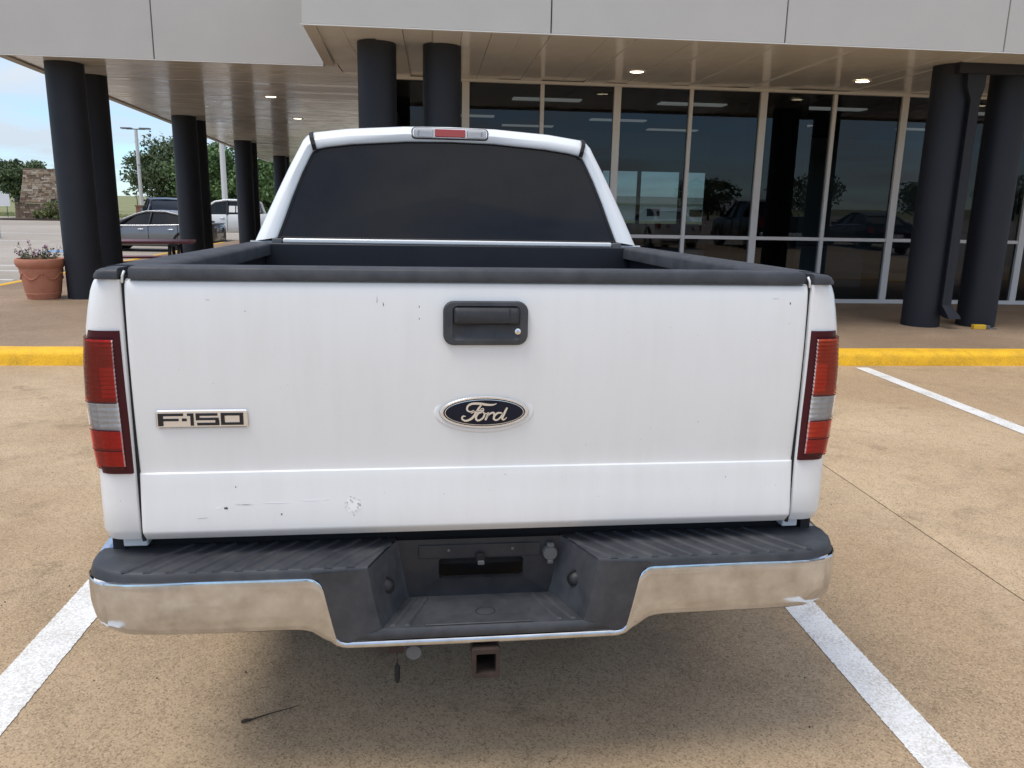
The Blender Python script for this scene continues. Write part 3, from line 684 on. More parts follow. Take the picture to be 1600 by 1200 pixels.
# ---- silver sedan (nose at -y in its own frame)
def sedan(label, loc, rz, name='silver_sedan', paint='silver_paint', group=None):
    st = [(-2.42, .32, .58, .62, .02), (-2.34, .24, .68, .78, .03), (-2.1, .22, .74, .86, .05), (-1.5, .20, .84, .91, .06), (-0.95, .20, .91, .92, .05), (0, .20, .93, .925, .02), (1.0, .20, .96, .92, .02), (1.6, .21, .99, .90, .06), (2.1, .24, 1.00, .86, .05), (2.38, .28, .99, .78, .03), (2.45, .36, .88, .70, .02)]
    gh = [(-1.05, .93, .80, .72, .92), (-.30, 1.33, .84, .62, .93), (.1, 1.425, .85, .60, .94), (.75, 1.42, .85, .60, .95), (1.25, 1.32, .82, .60, .97), (1.85, 1.03, .70, .62, .99)]
    t = car(name, label, 'car', loc, rz, paint, st, gh, None, .33)
    # roof skin and pillars
    rf = MB(); pts = [(-.36, 1.315, .60), (.1, 1.437, .605), (.45, 1.448, .605), (.8, 1.434, .605), (1.32, 1.31, .59)]
    rf.loft([[(-w_-.02, y, z-.035), (-w_*.9, y, z+.012), (0, y, z+.03), (w_*.9, y, z+.012), (w_+.02, y, z-.035)] for y, z, w_ in pts]); rf.build('roof', paint, t, smooth=60)
    for s in (-1, 1):
        MB().tube([(s*.84, -1.12, .93), (s*.74, -.66, 1.15), (s*.64, -.30, 1.315), (s*.625, .1, 1.425), (s*.625, .75, 1.42), (s*.62, 1.28, 1.30), (s*.72, 1.75, 1.08), (s*.80, 2.0, .985)], [.05, .045, .04, .04, .04, .05, .075, .1], 8).build('roof_rail', paint, t, smooth=180)
        MB().tube([(s*.875, .22, .93), (s*.75, .26, 1.2), (s*.63, .28, 1.41)], .035, 6).build('pillar', 'car_trim', t)
        MB().tube([(s*.90, -1.0, .925), (s*.91, .2, .945), (s*.88, 1.55, .985)], .016, 6).build('belt_trim', 'chrome_trim', t)
        for y0, y1 in ((-.98, .22), (.22, 1.25)):
            d = MB().tube([(s*.935, y1-.02, .32), (s*.935, y1-.02, .60), (s*.925, y1-.02, .84), (s*.885, y1-.02, .94)], .007, 5).build('door_seam', 'under_black', t)
        MB().tube([(s*.945, -.98, .32), (s*.935, -.98, .86)], .007, 5).build('door_seam', 'under_black', t)
        for y in (-.05, 1.0): MB().box(s*.935-.012, s*.935+.018, y-.1, y+.1, .79, .82).build('door_handle', 'chrome_trim', t, bevel=.006)
        m = MB().lathe([(.001, -.07), (.07, -.04), (.085, .0), (.07, .05), (.001, .06)], (s*1.02, -.86, .99), 12, 'y').build('mirror', paint, t, smooth=180)
        MB().tube([(s*.9, -.84, .94), (s*1.0, -.86, .97)], .025, 6).build('mirror_arm', 'car_trim', m)
        for y in (-1.45, 1.42):
            wheel(t, s*.80, y, .33, .22, s)
            MB().lathe([(.39, s*.91), (.39, s*.925), (.30, s*.925)], (0, y, .345), 26, 'x').build('wheel_arch', 'under_black', t)
        MB().loft([[(s*.80, 2.10, .70), (s*.80, 2.10, .90)], [(s*.885, 2.12, .70), (s*.875, 2.12, .90)], [(s*.815, 2.40, .70), (s*.81, 2.40, .90)], [(s*.42, 2.475, .73), (s*.42, 2.455, .88)]]).build('tail_light', 'tail_red', t)
        panel(t, 'headlight', 'lamp_white', [(s*.84, -2.2, .60), (s*.5, -2.41, .58), (s*.48, -2.40, .68), (s*.82, -2.12, .72)])
    MB().box(-.35, .35, 2.43, 2.465, .55, .67).build('licence_plate', 'sign_white', t)
    MB().box(-.72, .72, 2.36, 2.47, .34, .40).build('bumper_strip', 'car_trim', t, bevel=.01)
    MB().box(-.45, .45, -2.455, -2.40, .38, .56).build('grille', 'car_trim', t, bevel=.01)
    MB().box(-.74, .74, 2.18, 2.44, 1.0, 1.035).build('boot_lip', paint, t, bevel=.012)
    return t
sedan('silver sedan parked sideways behind the red picnic table', (-10.35, 31.0, lot_z(31)), R_(-93))

# ---- distant pickups
def pickup(name, label, paint, loc, rz, papers=False):
    st = [(-2.95, .45, 1.0, .80, .04), (-2.88, .40, 1.12, .95, .05), (-2.2, .42, 1.17, 1.0, .06), (-1.35, .42, 1.20, 1.0, .05), (-.6, .42, 1.22, 1.0, .02), (.9, .42, 1.24, 1.0, .02), (1.05, .45, 1.26, 1.0, .0), (2.8, .5, 1.28, 1.0, .0), (2.9, .55, 1.27, .96, .0)]
    gh = [(-1.45, 1.24, .88, .80, 1.20), (-.72, 1.78, .92, .72, 1.21), (-.3, 1.85, .93, .72, 1.22), (.75, 1.84, .93, .72, 1.23), (.98, 1.70, .93, .74, 1.24), (1.06, 1.28, .90, .80, 1.24)]
    t = car(name, label, 'pickup truck', loc, rz, paint, st, gh, None, .4)
    MB().loft([[(-w_-.03, y, z-.05), (-w_*.9, y, z+.012), (0, y, z+.035), (w_*.9, y, z+.012), (w_+.03, y, z-.05)] for y, z, w_ in ((-.74, 1.785, .72), (-.3, 1.868, .725), (.7, 1.862, .725), (.98, 1.78, .72))]).build('roof', paint, t, smooth=60)
    for s in (-1, 1):
        MB().tube([(s*.91, -1.5, 1.22), (s*.73, -.74, 1.77), (s*.745, -.3, 1.845), (s*.745, .72, 1.84), (s*.76, 1.0, 1.74), (s*.91, 1.1, 1.26)], [.05, .045, .045, .045, .06, .1], 8).build('roof_rail', paint, t, smooth=180)
        MB().tube([(s*.955, -.2, 1.22), (s*.75, -.18, 1.83)], .05, 6).build('pillar', 'car_trim', t)
        for y in (-1.3, -.2, .85): MB().tube([(s*1.012, y, .5), (s*1.012, y, 1.15), (s*.965, y, 1.22)], .008, 5).build('door_seam', 'under_black', t)
        for y in (-.4, .65): MB().box(s*1.01-.012, s*1.01+.02, y-.1, y+.1, 1.04, 1.08).build('door_handle', 'chrome_trim', t, bevel=.006)
        MB().box(s*1.12-.09, s*1.12+.09, -1.25, -1.13, 1.22, 1.48).build('mirror', 'car_trim', t, bevel=.03)
        for y in (-1.95, 1.85):
            wheel(t, s*.86, y, .4, .28, s)
            MB().lathe([(.48, s*.995), (.48, s*1.012), (.38, s*1.012)], (0, y, .43), 26, 'x').build('wheel_arch', 'under_black', t)
        panel(t, 'headlight', 'lamp_white', [(s*.62, -2.97, .90), (s*.92, -2.90, .90), (s*.92, -2.90, 1.08), (s*.62, -2.97, 1.08)])
        panel(t, 'tail_light', 'tail_red', [(s*.85, 2.93, .85), (s*.98, 2.9, .85), (s*.98, 2.9, 1.2), (s*.85, 2.93, 1.2)])
        if papers:
            for y0 in (-.12, .20):
                z0, z1 = 1.32, 1.60
                xx = lambda z: s*(lerp(.935, .73, (z-1.22)/.62)+.018)
                panel(t, 'window_paper', 'paper', [(xx(z0), y0, z0), (xx(z0), y0+.27, z0), (xx(z1), y0+.27, z1), (xx(z1), y0, z1)], .004)
    MB().box(-.58, .58, -3.0, -2.92, .68, 1.06).build('grille', 'car_trim', t, bevel=.02)
    MB().box(-.95, .95, -3.08, -2.85, .42, .62).build('front_bumper', 'chrome_trim' if paint != 'black_paint' else 'car_trim', t, bevel=.04)
    MB().box(-.95, .95, 2.85, 3.05, .5, .68).build('rear_bumper', 'chrome_trim', t, bevel=.03)
    return t
pickup('white_pickup', 'white pickup with two paper sheets in its side window, behind the silver sedan', 'white_clean_paint', (-9.1, 38.5, lot_z(38)), R_(-88), True)
pickup('black_pickup', 'black pickup facing the camera at an angle beyond the silver sedan', 'black_paint', (-14.3, 45.0, lot_z(45)), R_(24))
# ---- cars and trees behind the camera: they show mirrored in the glass front
sedan('black sedan mirrored in the glass front left of the right column pair', (17.6, -8.0, 0), R_(4), 'black_sedan', 'black_paint')
sedan('white sedan mirrored low in the glass front beside the pickup bed', (9.2, -8.6, 0), R_(-3), 'white_sedan', 'white_clean_paint')
pickup('dark_pickup', 'dark pickup mirrored in the glass front behind the dark entrance pane', 'black_paint', (13.2, -8.4, 0), R_(2))
for i, (x, y, h, w_) in enumerate(((-28, -92, 6, 8), (-8, -100, 7, 9), (12, -95, 5.5, 8), (22, -98, 6.5, 9), (40, -92, 6, 8), (58, -99, 7, 10), (74, -94, 6, 9), (92, -98, 7, 10))):
    tree('distant oak of the row mirrored along the horizon in the glass front', (x, y, -.05), h, w_, 1.3, 'oak_leaf', 60+i, 2200, .3)
# ================================================================== THE WHITE PICKUP
# own frame: x right, y forward, origin on the ground under the tailgate face
T = thing('pickup_truck', 'large white pickup seen from behind, filling the middle of the picture', 'pickup truck', (0.1222, 1.9496, 0), R_(1.501), rx=R_(-0.9))
def tp(mb, name, m, parent=None, **k): return mb.build(name, m, parent or T, **k)

# ---------- tailgate
zs = [1.3585, 1.354, 1.345, 1.335, 1.32, 1.30, 1.25, 1.20, 1.15, 1.10, 1.05, 1.00, 0.95, 0.92, 0.885, 0.8815, 0.8785, 0.876, 0.85, 0.80, 0.75, 0.734, 0.730, 0.726, 0.715, 0.706, 0.702]
def gate_y(z):
    return interp(z, [0.702, 0.706, 0.724, 0.730, 0.75, 0.85, 0.876, 0.8785, 0.8815, 0.885, 0.92, 0.95, 1.00, 1.05, 1.10, 1.20, 1.30, 1.335, 1.347, 1.3545, 1.3585],
                     [0.022, 0.010, -0.006, -0.0090, -0.0092, 0.0016, 0.0040, 0.0046, 0.0084, 0.0087, 0.0072, 0.0052, 0.0022, -0.0004, -0.0024, -0.0040, -0.0012, 0.0015, 0.004, 0.008, 0.016])
HW = 0.8505
xsn = [-HW, -HW+.0015, -HW+.005, -HW+.010, -HW+.018, -.75, -.5, -.25, 0, .25, .5, .75, HW-.018, HW-.010, HW-.005, HW-.0015, HW]
def edge_y(x):
    d = HW-abs(x); r = .010
    return 0 if d >= r else r-math.sqrt(max(0, r*r-(r-d)**2))
rows = []
for z in zs:
    row = [(x, gate_y(z)+edge_y(x), z) for x in xsn]
    rows.append([(-HW, .055, z)]+row+[(HW, .055, z)])
gate = tp(MB().loft([[(p[0], .055, p[2]) for p in rows[0]]]+rows+[[(p[0], .055, p[2]) for p in rows[-1]]]), 'tailgate', 'white_truck_paint', smooth=26)
tp(MB().box(-.80, .80, .056, .075, .74, 1.35), 'tailgate_liner', 'bed_liner', gate, bevel=.01)
# black top cap
cp = [(-.003, 1.3600), (-.004, 1.365), (-.003, 1.384), (.001, 1.3885), (.008, 1.3905), (.066, 1.391), (.074, 1.387), (.076, 1.361)]
rings = []
for x, sh in ((-.838, .014), (-.834, .006), (-.826, .0), (0, 0), (.826, 0), (.834, .006), (.838, .014)):
    rings.append([(x, lerp(y, .036, sh*14), min(z, 1.391-sh*.7)) for y, z in cp])
tp(MB().loft(rings, True, (True, True)), 'tailgate_cap', 'faded_plastic', gate, smooth=40)

# handle: bezel with pocket, lever, lock
hx0, hx1, hz0, hz1 = -0.1015, 0.1095, 1.2035, 1.3125
def at_y(loop, y): return [(x, y, z) for x, z in loop]
HY = -.0042
def at_h(loop, y): return [(x, y+HY, z) for x, z in loop]
bz = MB(); n6 = 7
bz.loft([at_h(rrect(hx0, hx1, hz0, hz1, .026, n6), .004), at_h(rrect(hx0, hx1, hz0, hz1, .026, n6), -.009), at_h(rrect(hx0+.003, hx1-.003, hz0+.003, hz1-.003, .024, n6), -.0125),
         at_h(rrect(-.079, .089, 1.216, 1.302, .012, n6), -.0135), at_h(rrect(-.076, .086, 1.219, 1.299, .010, n6), -.010), at_h(rrect(-.056, .066, 1.227, 1.297, .012, n6), -.0015)], True, (False, True))
bezel = tp(bz, 'handle_bezel', 'faded_plastic', gate, smooth=40)
lv = MB()
lv.loft([at_h(rrect(-.075, .0875, 1.2555, 1.2975, .007, 5), -.004), at_h(rrect(-.0755, .088, 1.255, 1.298, .008, 5), -.016), at_h(rrect(-.073, .0855, 1.2575, 1.2955, .007, 5), -.0195), at_h(rrect(-.068, .0805, 1.261, 1.2855, .006, 5), -.024)], True, (True, True))
lever = tp(lv, 'handle_lever', 'black_plastic', bezel, smooth=40)
tp(MB().box(.0615, .0625, -.0245+HY, -.019+HY, 1.257, 1.296), 'lever_seam', 'rubber_seal', lever)
tp(MB().lathe([(.0075, -.011), (.0075, -.0155), (.006, -.0165), (.0005, -.0163)], (.0835, HY, 1.2385), 20, 'y'), 'lock', 'chrome_trim', bezel, smooth=40)
tp(MB().box(.083, .084, -.0172+HY, -.0164+HY, 1.234, 1.243), 'key_slot', 'rubber_seal', bezel)

# oval emblem: pressed surround, chrome ring, blue field, script
ex0, ez0, ea, eb = 0.0035, 1.0290, 0.1135, 0.0425
sur = MB(); yb = gate_y(ez0)
sur.loft([at_y(ellipse(ex0, ez0, ea+.0165, eb+.0125), yb+.002), at_y(ellipse(ex0, ez0, ea+.0145, eb+.0105), yb-.0008), at_y(ellipse(ex0, ez0, ea+.0085, eb+.006), yb-.0012), at_y(ellipse(ex0, ez0, ea+.001, eb+.0005), yb-.0008)], True)
tp(sur, 'emblem_surround', 'white_clean_paint', gate, smooth=60)
em = MB()
em.loft([at_y(ellipse(ex0, ez0, ea, eb), yb-.0005), at_y(ellipse(ex0, ez0, ea, eb), yb-.005), at_y(ellipse(ex0, ez0, ea-.003, eb-.0025), yb-.0085), at_y(ellipse(ex0, ez0, ea-.0085, eb-.006), yb-.0085), at_y(ellipse(ex0, ez0, ea-.0105, eb-.0075), yb-.005)], True)
emb = tp(em, 'emblem', 'chrome_trim', gate, smooth=50)
tp(MB().add(at_y(ellipse(ex0, ez0, ea-.010, eb-.007), yb-.0055)+[(ex0, yb-.0075, ez0)], [(i, (i+1) % 64, 64) for i in range(64)]), 'emblem_field', 'emblem_blue', emb, smooth=180)
tp(MB().loft([at_y(ellipse(ex0, ez0, ea-.0125, eb-.0088), yb-.0062), at_y(ellipse(ex0, ez0, ea-.0125, eb-.0088), yb-.0071), at_y(ellipse(ex0, ez0, ea-.0142, eb-.0103), yb-.0073), at_y(ellipse(ex0, ez0, ea-.0142, eb-.0103), yb-.006)], True), 'emblem_pinstripe', 'chrome_trim', emb)
# script, drawn as ribbons of changing width (coordinates in a 1000-wide drawing frame)
def script(strokes, fx, fz, y, name, m, parent):
    mb = MB()
    for pts in strokes:
        sm = catmull(pts, 8)
        Lp, Rp = [], []
        for i, p in enumerate(sm):
            a = sm[max(0, i-1)]; b = sm[min(len(sm)-1, i+1)]
            dx_, dz_ = b[0]-a[0], b[1]-a[1]; L = math.hypot(dx_, dz_) or 1
            nx, nz_ = -dz_/L, dx_/L; w_ = p[2]*.41
            Lp.append((fx(p[0]+nx*w_), fz(p[1]+nz_*w_))); Rp.append((fx(p[0]-nx*w_), fz(p[1]-nz_*w_)))
        top = [[(x, y-.0010, z) for x, z in Lp], [(x, y-.0010, z) for x, z in Rp]]
        mb.loft([[(x, y+.0008, z) for x, z in Lp], top[0], top[1], [(x, y+.0008, z) for x, z in Rp]])
    return mb.build(name, m, parent)
efx = lambda u: ex0 + (u-548)*(2*ea/665.0); efz = lambda v: ez0 - (v-957)*(2*eb/252.0)
F_ = [[(470, 938, 6), (440, 950, 12), (418, 934, 16), (424, 905, 18), (455, 888, 20), (510, 888, 22), (570, 897, 20), (612, 897, 14), (638, 888, 4)],
      [(528, 893, 8), (508, 918, 17), (490, 950, 22), (468, 985, 22), (440, 1010, 20), (405, 1019, 17), (380, 1003, 15), (388, 984, 14), (408, 985, 6)],
      [(446, 962, 6), (475, 950, 11), (505, 944, 12), (540, 938, 8)],
      [(535, 924, 9), (520, 930, 9), (522, 946, 9), (538, 944, 9), (540, 930, 9), (532, 922, 6)],
      [(528, 955, 12), (502, 962, 18), (484, 990, 20), (490, 1014, 18), (512, 1016, 16), (538, 996, 17), (548, 968, 16), (534, 952, 12)],
      [(545, 962, 7), (565, 966, 12), (578, 962, 16), (566, 990, 20), (554, 1016, 17)],
      [(560, 998, 8), (580, 975, 13), (602, 960, 17), (620, 962, 16), (614, 976, 6)],
      [(678, 962, 12), (648, 962, 17), (622, 984, 20), (620, 1010, 18), (642, 1016, 14), (668, 996, 15), (690, 962, 14)],
      [(718, 920, 14), (704, 948, 19), (688, 985, 20), (682, 1008, 17), (696, 1014, 12), (716, 996, 5)]]
script(F_, efx, efz, yb-.0078, 'emblem_script', 'chrome_trim', emb)

# long name badge: chrome bar with black block characters
bx0, bx1, bz0, bz1 = -0.7975, -0.5815, 0.9985, 1.0435
yb2 = gate_y(1.02)
bd = MB().loft([at_y(rrect(bx0, bx1, bz0, bz1, .006, 5), yb2), at_y(rrect(bx0, bx1, bz0, bz1, .006, 5), yb2-.0045), at_y(rrect(bx0+.003, bx1-.003, bz0+.003, bz1-.003, .004, 5), yb2-.0065)], True, (False, True))
badge = tp(bd, 'name_badge', 'chrome_trim', gate, smooth=30)
gx = lambda u: bx0+(u-178)/(1358-178)*(bx1-bx0); gzf = lambda v: bz1-(v-222)/(450-222)*(bz1-bz0)
def gbox(u0, u1, v0, v1, sl=0): return (gx(u0), gx(u1), gzf(v1), gzf(v0))
def glyph(boxes, name):
    mb = MB()
    for u0, u1, v0, v1 in boxes:
        x0, x1, z0, z1 = gbox(u0, u1, v0, v1); mb.box(x0, x1, yb2-.0082, yb2-.0060, z0, z1)
    return mb.build(name, 'badge_black', badge)
glyph([(206, 272, 264, 422), (273, 530, 264, 296), (273, 470, 330, 360)], 'letter')
glyph([(512, 572, 328, 362)], 'hyphen')
glyph([(620, 662, 296, 420), (580, 662, 264, 295)], 'numeral')
glyph([(690, 970, 264, 296), (690, 738, 297, 352), (739, 985, 322, 352), (940, 990, 353, 384), (704, 990, 385, 418)], 'numeral')
glyph([(1012, 1062, 262, 416), (1255, 1304, 262, 416), (1063, 1254, 262, 296), (1063, 1254, 384, 416)], 'numeral')

# paint damage on the tailgate: thin flakes with their own ragged outlines
def flake(cx, cz, w_, h, m, seed, nm='paint_scuff', n=18, ang=0):
    r = random.Random(seed); pts = []
    for k in range(n):
        a = 2*math.pi*k/n; q = r.uniform(.45, 1.0)
        x = math.cos(a)*w_*q; z = math.sin(a)*h*q
        pts.append((cx+x*math.cos(ang)-z*math.sin(ang), cz+x*math.sin(ang)+z*math.cos(ang)))
    mb = MB(); vs_ = [(x, gate_y(z)-.0006, z) for x, z in pts]+[(cx, gate_y(cz)-.0006, cz)]
    mb.add(vs_, [(i, (i+1) % n, n) for i in range(n)]); return mb.build(nm, m, gate)
flake(-.332, .788, .024, .028, 'scuff_pale', 1); 
for i in range(24): 
    a = i/24*6.28+random.uniform(-.2, .2); flake(-.332+math.cos(a)*.021*random.uniform(.35, 1.05), .788+math.sin(a)*.025*random.uniform(.35, 1.05), random.uniform(.0012, .004), random.uniform(.0012, .005), random.choice(('scuff_grey', 'scuff_grey', 'scuff_pale')), 30+i, n=7, ang=random.uniform(0, 3))
for i, (cx, cz, w_, h, m) in enumerate(((-.52, .800, .045, .0022, 'scuff_pale'), (-.44, .804, .03, .003, 'scuff_pale'), (-.60, .797, .03, .0015, 'scuff_grey'), (-.665, .790, .009, .004, 'scuff_pale'), (-.645, .789, .006, .004, 'scuff_dark'), (-.40, .806, .012, .0025, 'scuff_pale'), (-.70, .765, .02, .001, 'scuff_grey'), (-.62, .842, .0018, .0028, 'scuff_dark'), (-.51, .770, .0025, .003, 'scuff_dark'), (-.262, 1.315, .0014, .012, 'scuff_grey'), (-.247, 1.303, .0012, .007, 'scuff_dark'), (-.16, 1.297, .0014, .004, 'scuff_dark'), (-.16, 1.268, .0015, .0025, 'scuff_dark'), (-.575, 1.285, .003, .001, 'scuff_dark'), (-.66, 1.312, .006, .0012, 'scuff_grey'), (.80, 1.31, .0022, .004, 'scuff_dark'), (.76, 1.322, .012, .0012, 'scuff_grey'), (.66, .84, .0018, .0018, 'scuff_dark'), (.06, .86, .0016, .0016, 'scuff_dark'))):
    flake(cx, cz, w_, h, m, 60+i, n=12, ang=random.uniform(-.12, .12))

# ---------- bed sides, with jamb and tail lights
def side_off(z): return interp(z, [0.55, 0.70, .712, .735, .89, 1.0, 1.24, 1.32, 1.352, 1.358], [-.012, -.008, -.003, .000, -.001, .002, .0, -.014, -.026, -.032])
def plan(s): # plan curve of the bed side from the gate gap round the corner and forward
    return [(.8575, .050), (.8575, .008), (.8595, .0035), (.864, .0015), (.905, .0020), (.926, .0055), (.940, .0130), (.951, .026), (.958, .048), (.962, .10), (.966, .25), (.970, .50)]
def flare(y): # wheel flare bulge along the side
    d = abs(y-1.16); return .026*max(0, 1-(d/.62)**2) if d < .62 else 0
for s in (-1, 1):
    zz = [0.705, 0.712, 0.722, 0.735, 0.80, 0.86, 0.89, 1.0, 1.1, 1.24, 1.29, 1.33, 1.345, 1.353, 1.358]
    pl = plan(s)
    rings = []
    for z in zz:
        o = side_off(z); tuck = interp(z, [.705, .735], [.014, 0])
        rings.append([(s*(x+o*min(1, (x-.86)/.06) if x > .862 else x), y+(tuck if y < .05 else 0), z) for x, y in pl])
    bs = tp(MB().loft(rings), 'bed_side', 'white_truck_paint', smooth=40)
    # rest of the side with the wheel opening
    sd = MB(); zl = [0.56, .64, .72, .80, .9, 1.0, 1.1, 1.2, 1.29, 1.33, 1.353, 1.358]
    yl = [.50+.06*k for k in range(21)]+[1.74]
    ax = 1.16
    def open_z(y):
        d = abs(y-ax); return .40+math.sqrt(max(0, .47**2-d*d)) if d < .47 else 0
    rings = []
    for z in zl:
        rings.append([(s*(.970+side_off(z)+flare(y)*max(0, 1-abs(z-.86)/.5)), y, max(z, open_z(y)*(1 if z < .9 else 0), .56)) for y in yl])
    sd.loft(rings); tp(sd, 'bed_panel', 'white_truck_paint', bs, smooth=50)
    tp(MB().loft([[(s*.966, .12, .715), (s*.966, .3, .60), (s*.966, .66, .58)], [(s*.966, .12, .73), (s*.968, .3, .73), (s*.970, .66, .73)]]), 'rear_quarter', 'white_truck_paint', bs)
    # dark jamb behind the gate gap, inner post below the lamp
    tp(MB().box(min(s*.8500, s*.8572), max(s*.8500, s*.8572), .012, .08, .70, 1.365), 'gate_jamb', 'rubber_seal', bs)
    tp(MB().box(min(s*.855, s*.915), max(s*.855, s*.900), .042, .10, .674, .704), 'corner_post', 'white_truck_paint', bs, bevel=.004)
    tp(MB().box(min(s*.917, s*.945), max(s*.917, s*.945), .055, .14, .640, .700), 'corner_gap', 'rubber_seal', bs)
    # pale strip that shows in the gap up by the cap
    tp(MB().tube([(s*.8535, .006, 1.350), (s*.8525, .008, 1.366), (s*.848, .012, 1.378)], .0032, 6), 'latch_lip', 'white_clean_paint', bs, smooth=180)
    # rail cap: long rail and the moulded end piece over the corner
    q = [(.926, 1.3588), (.9265, 1.366), (.921, 1.377), (.909, 1.3845), (.890, 1.388), (.862, 1.388), (.815, 1.386), (.802, 1.381), (.797, 1.372), (.797, 1.335)]
    rcap = tp(MB().loft([[(s*x, y, z) for x, z in q] for y in (.079, .6, 1.2, 1.742)], True, (True, True)), 'rail_cap', 'faded_plastic', bs, smooth=40)
    e = [(.8595, 1.3592), (.914, 1.3592), (.9155, 1.364), (.914, 1.372), (.909, 1.379), (.900, 1.3835), (.888, 1.3850), (.8595, 1.3850)]
    rg = []
    for y, sh in ((-.0065, .012), (-.0045, .006), (-.0005, .0025), (.006, .0006), (.014, 0), (.0775, 0)):
        rg.append([(s*(x-(sh*.5 if x > .9 else 0)), y, z-(sh if z > 1.37 else 0)) for x, z in e])
    tp(MB().loft(rg, True, (True, True)), 'rail_end_cap', 'faded_plastic', rcap, smooth=50)
    # ----- tail light
    def lens_ring(z, off, sh=0.0):
        out = []
        zc = interp(z, [.884, .94, 1.06, 1.16, 1.238], [-.004, .003, .010, .007, -.001])
        inner = interp(z, [.884, 1.0, 1.10, 1.238], [.8600, .8615, .8635, .8655])
        for x, y in [(inner, .016), (inner+.0005, .001), (inner+.004, -.003), (inner+.015, -.0035), (.902, -.0035), (.922, .0002), (.937, .009), (.947, .024), (.954, .050), (.960, .10), (.9665, .16)]:
            k_ = max(0, (x-.862)/.08)
            out.append((s*(x+zc*min(1, k_)+off*min(1, k_)), y-off*max(0, 1-k_*1.0)-off*.3, z))
        return out
    def lens(z0, z1, name, m, parent, off=.004, a=0, b=None, n=4):
        mb = MB(); mb.loft([lens_ring(lerp(z0, z1, k/n), off)[a:b] for k in range(n+1)]); return tp(mb, name, m, parent, smooth=60)
    lamp = lens(.884, 1.238, 'tail_light', 'lamp_bezel', None, off=.0015, n=10)
    # facetted reflector bowls behind each lens
    for z0, z1, nz_, am, m_ in ((.903, 1.064, 24, .0009, 'lamp_reflector'), (1.064, 1.216, 30, .0024, 'lamp_reflector_dim')):
        rf = MB(); rg = []
        for k in range(nz_+1):
            rg.append(lens_ring(lerp(z0, z1, k/nz_), .0022+(am if k % 2 else 0))[3:10])
        tp(rf.loft(rg), 'reflector', m_, lamp)
    bulb = MB()
    for k in range(7):
        z0 = lerp(1.075, 1.150, k/7)
        bulb.box(min(s*.8835, s*.9155), max(s*.8835, s*.9155), -.0088, -.0065, z0+.0012, z0+.0102)
    tp(bulb, 'brake_reflector', 'lamp_reflector', lamp)
    lens(1.066, 1.217, 'upper_lens', 'red_lens' if s < 0 else 'orange_red_lens', lamp, off=.0085, a=3, b=10)
    lens(.997, 1.062, 'reverse_lens', 'clear_lens', lamp, off=.0085, a=3, b=10)
    lens(.945, .993, 'lower_lens', 'red_lens' if s < 0 else 'orange_red_lens', lamp, off=.0085, a=3, b=10)
    lens(.900, .943, 'foot_lens', 'red_lens', lamp, off=.0080, a=3, b=10)
    for z in (1.064, .995, .944, 1.2185, .8985): tp(MB().loft([lens_ring(z-.0016, .0088)[3:10], lens_ring(z+.0016, .0088)[3:10]]), 'lens_rib', 'lamp_bezel', lamp)
    # ribs moulded in the outer part of the upper lens
    for k in range(12):
        z = lerp(1.075, 1.208, k/11)
        tp(MB().tube(lens_ring(z, .0078)[6:10], .0009, 5), 'lens_flute', 'lamp_bezel', lamp)

# ---------- load bed
tp(MB().box(-.86, .86, .06, 1.74, .72, .745), 'bed_floor', 'bed_liner')
for k in range(13): tp(MB().box(-.72+.12*k-.03, -.72+.12*k+.03, .08, 1.68, .746, .758), 'floor_rib', 'bed_liner')
for s in (-1, 1): tp(MB().box(min(s*.825, s*.86), max(s*.825, s*.86), .06, 1.74, .745, 1.3575), 'bed_wall', 'bed_liner')
for s in (-1, 1): tp(MB().box(min(s*.60, s*.825), max(s*.60, s*.825), .82, 1.52, .745, .98), 'wheel_box', 'bed_liner', bevel=.04)
hb = tp(MB().box(-.825, .825, 1.695, 1.738, .745, 1.3842), 'headboard', 'bed_liner', bevel=.004)
for k in range(6): tp(MB().box(-.70+.28*k-.055, -.70+.28*k+.055, 1.681, 1.697, .80, 1.22), 'headboard_rib', 'bed_liner', hb, bevel=.008)

# ---------- bumper
def bump_y(x): # plan of the bumper face
    a = abs(x); return interp(a, [0, .45, .70, .80, .87, .92, .95, .970, .982, .987, .990], [-.116, -.1155, -.1135, -.1115, -.106, -.092, -.072, -.045, -.014, .03, .10])
xb = sorted(set([round(v, 4) for v in [-.990+.02475*k for k in range(81)]]+[s*v for s in (-1, 1) for v in (.955, .961, .970, .977, .982, .986, .988, .948, .935, .92, .34, .35, .36, .37, .38, .39, .40, .41, .42, .43, .44)]))
def ch_top(x): a = abs(x); return interp(a, [0, .352, .362, .372, .398, .412, .424, .436, .7, .9, .990], [.4635, .4645, .468, .480, .610, .628, .636, .638, .639, .635, .630])
def ch_bot(x): a = abs(x); return interp(a, [0, .345, .375, .405, .430, .455, .82, .868, .903, .928, .948, .963, .976, .984, .990], [.446, .448, .455, .472, .491, .499, .501, .503, .508, .518, .534, .553, .579, .602, .617])
ch = MB(); rings = []
prof_t = [(0, .010, .004), (0, .002, .0025), (.03, .0, 0), (.15, -.0012, 0), (.4, -.0022, 0), (.65, -.0020, 0), (.85, .0, 0), (.95, .004, 0), (1, .012, 0), (1.0, .035, 0)]
for t_, oy, oz in prof_t:
    rings.append([(x, bump_y(x)+oy*(1 if abs(x) < .93 else .4), lerp(ch_top(x), ch_bot(x), t_)+oz) for x in xb])
bumper = tp(ch.loft(rings), 'rear_bumper', 'chrome', smooth=55)
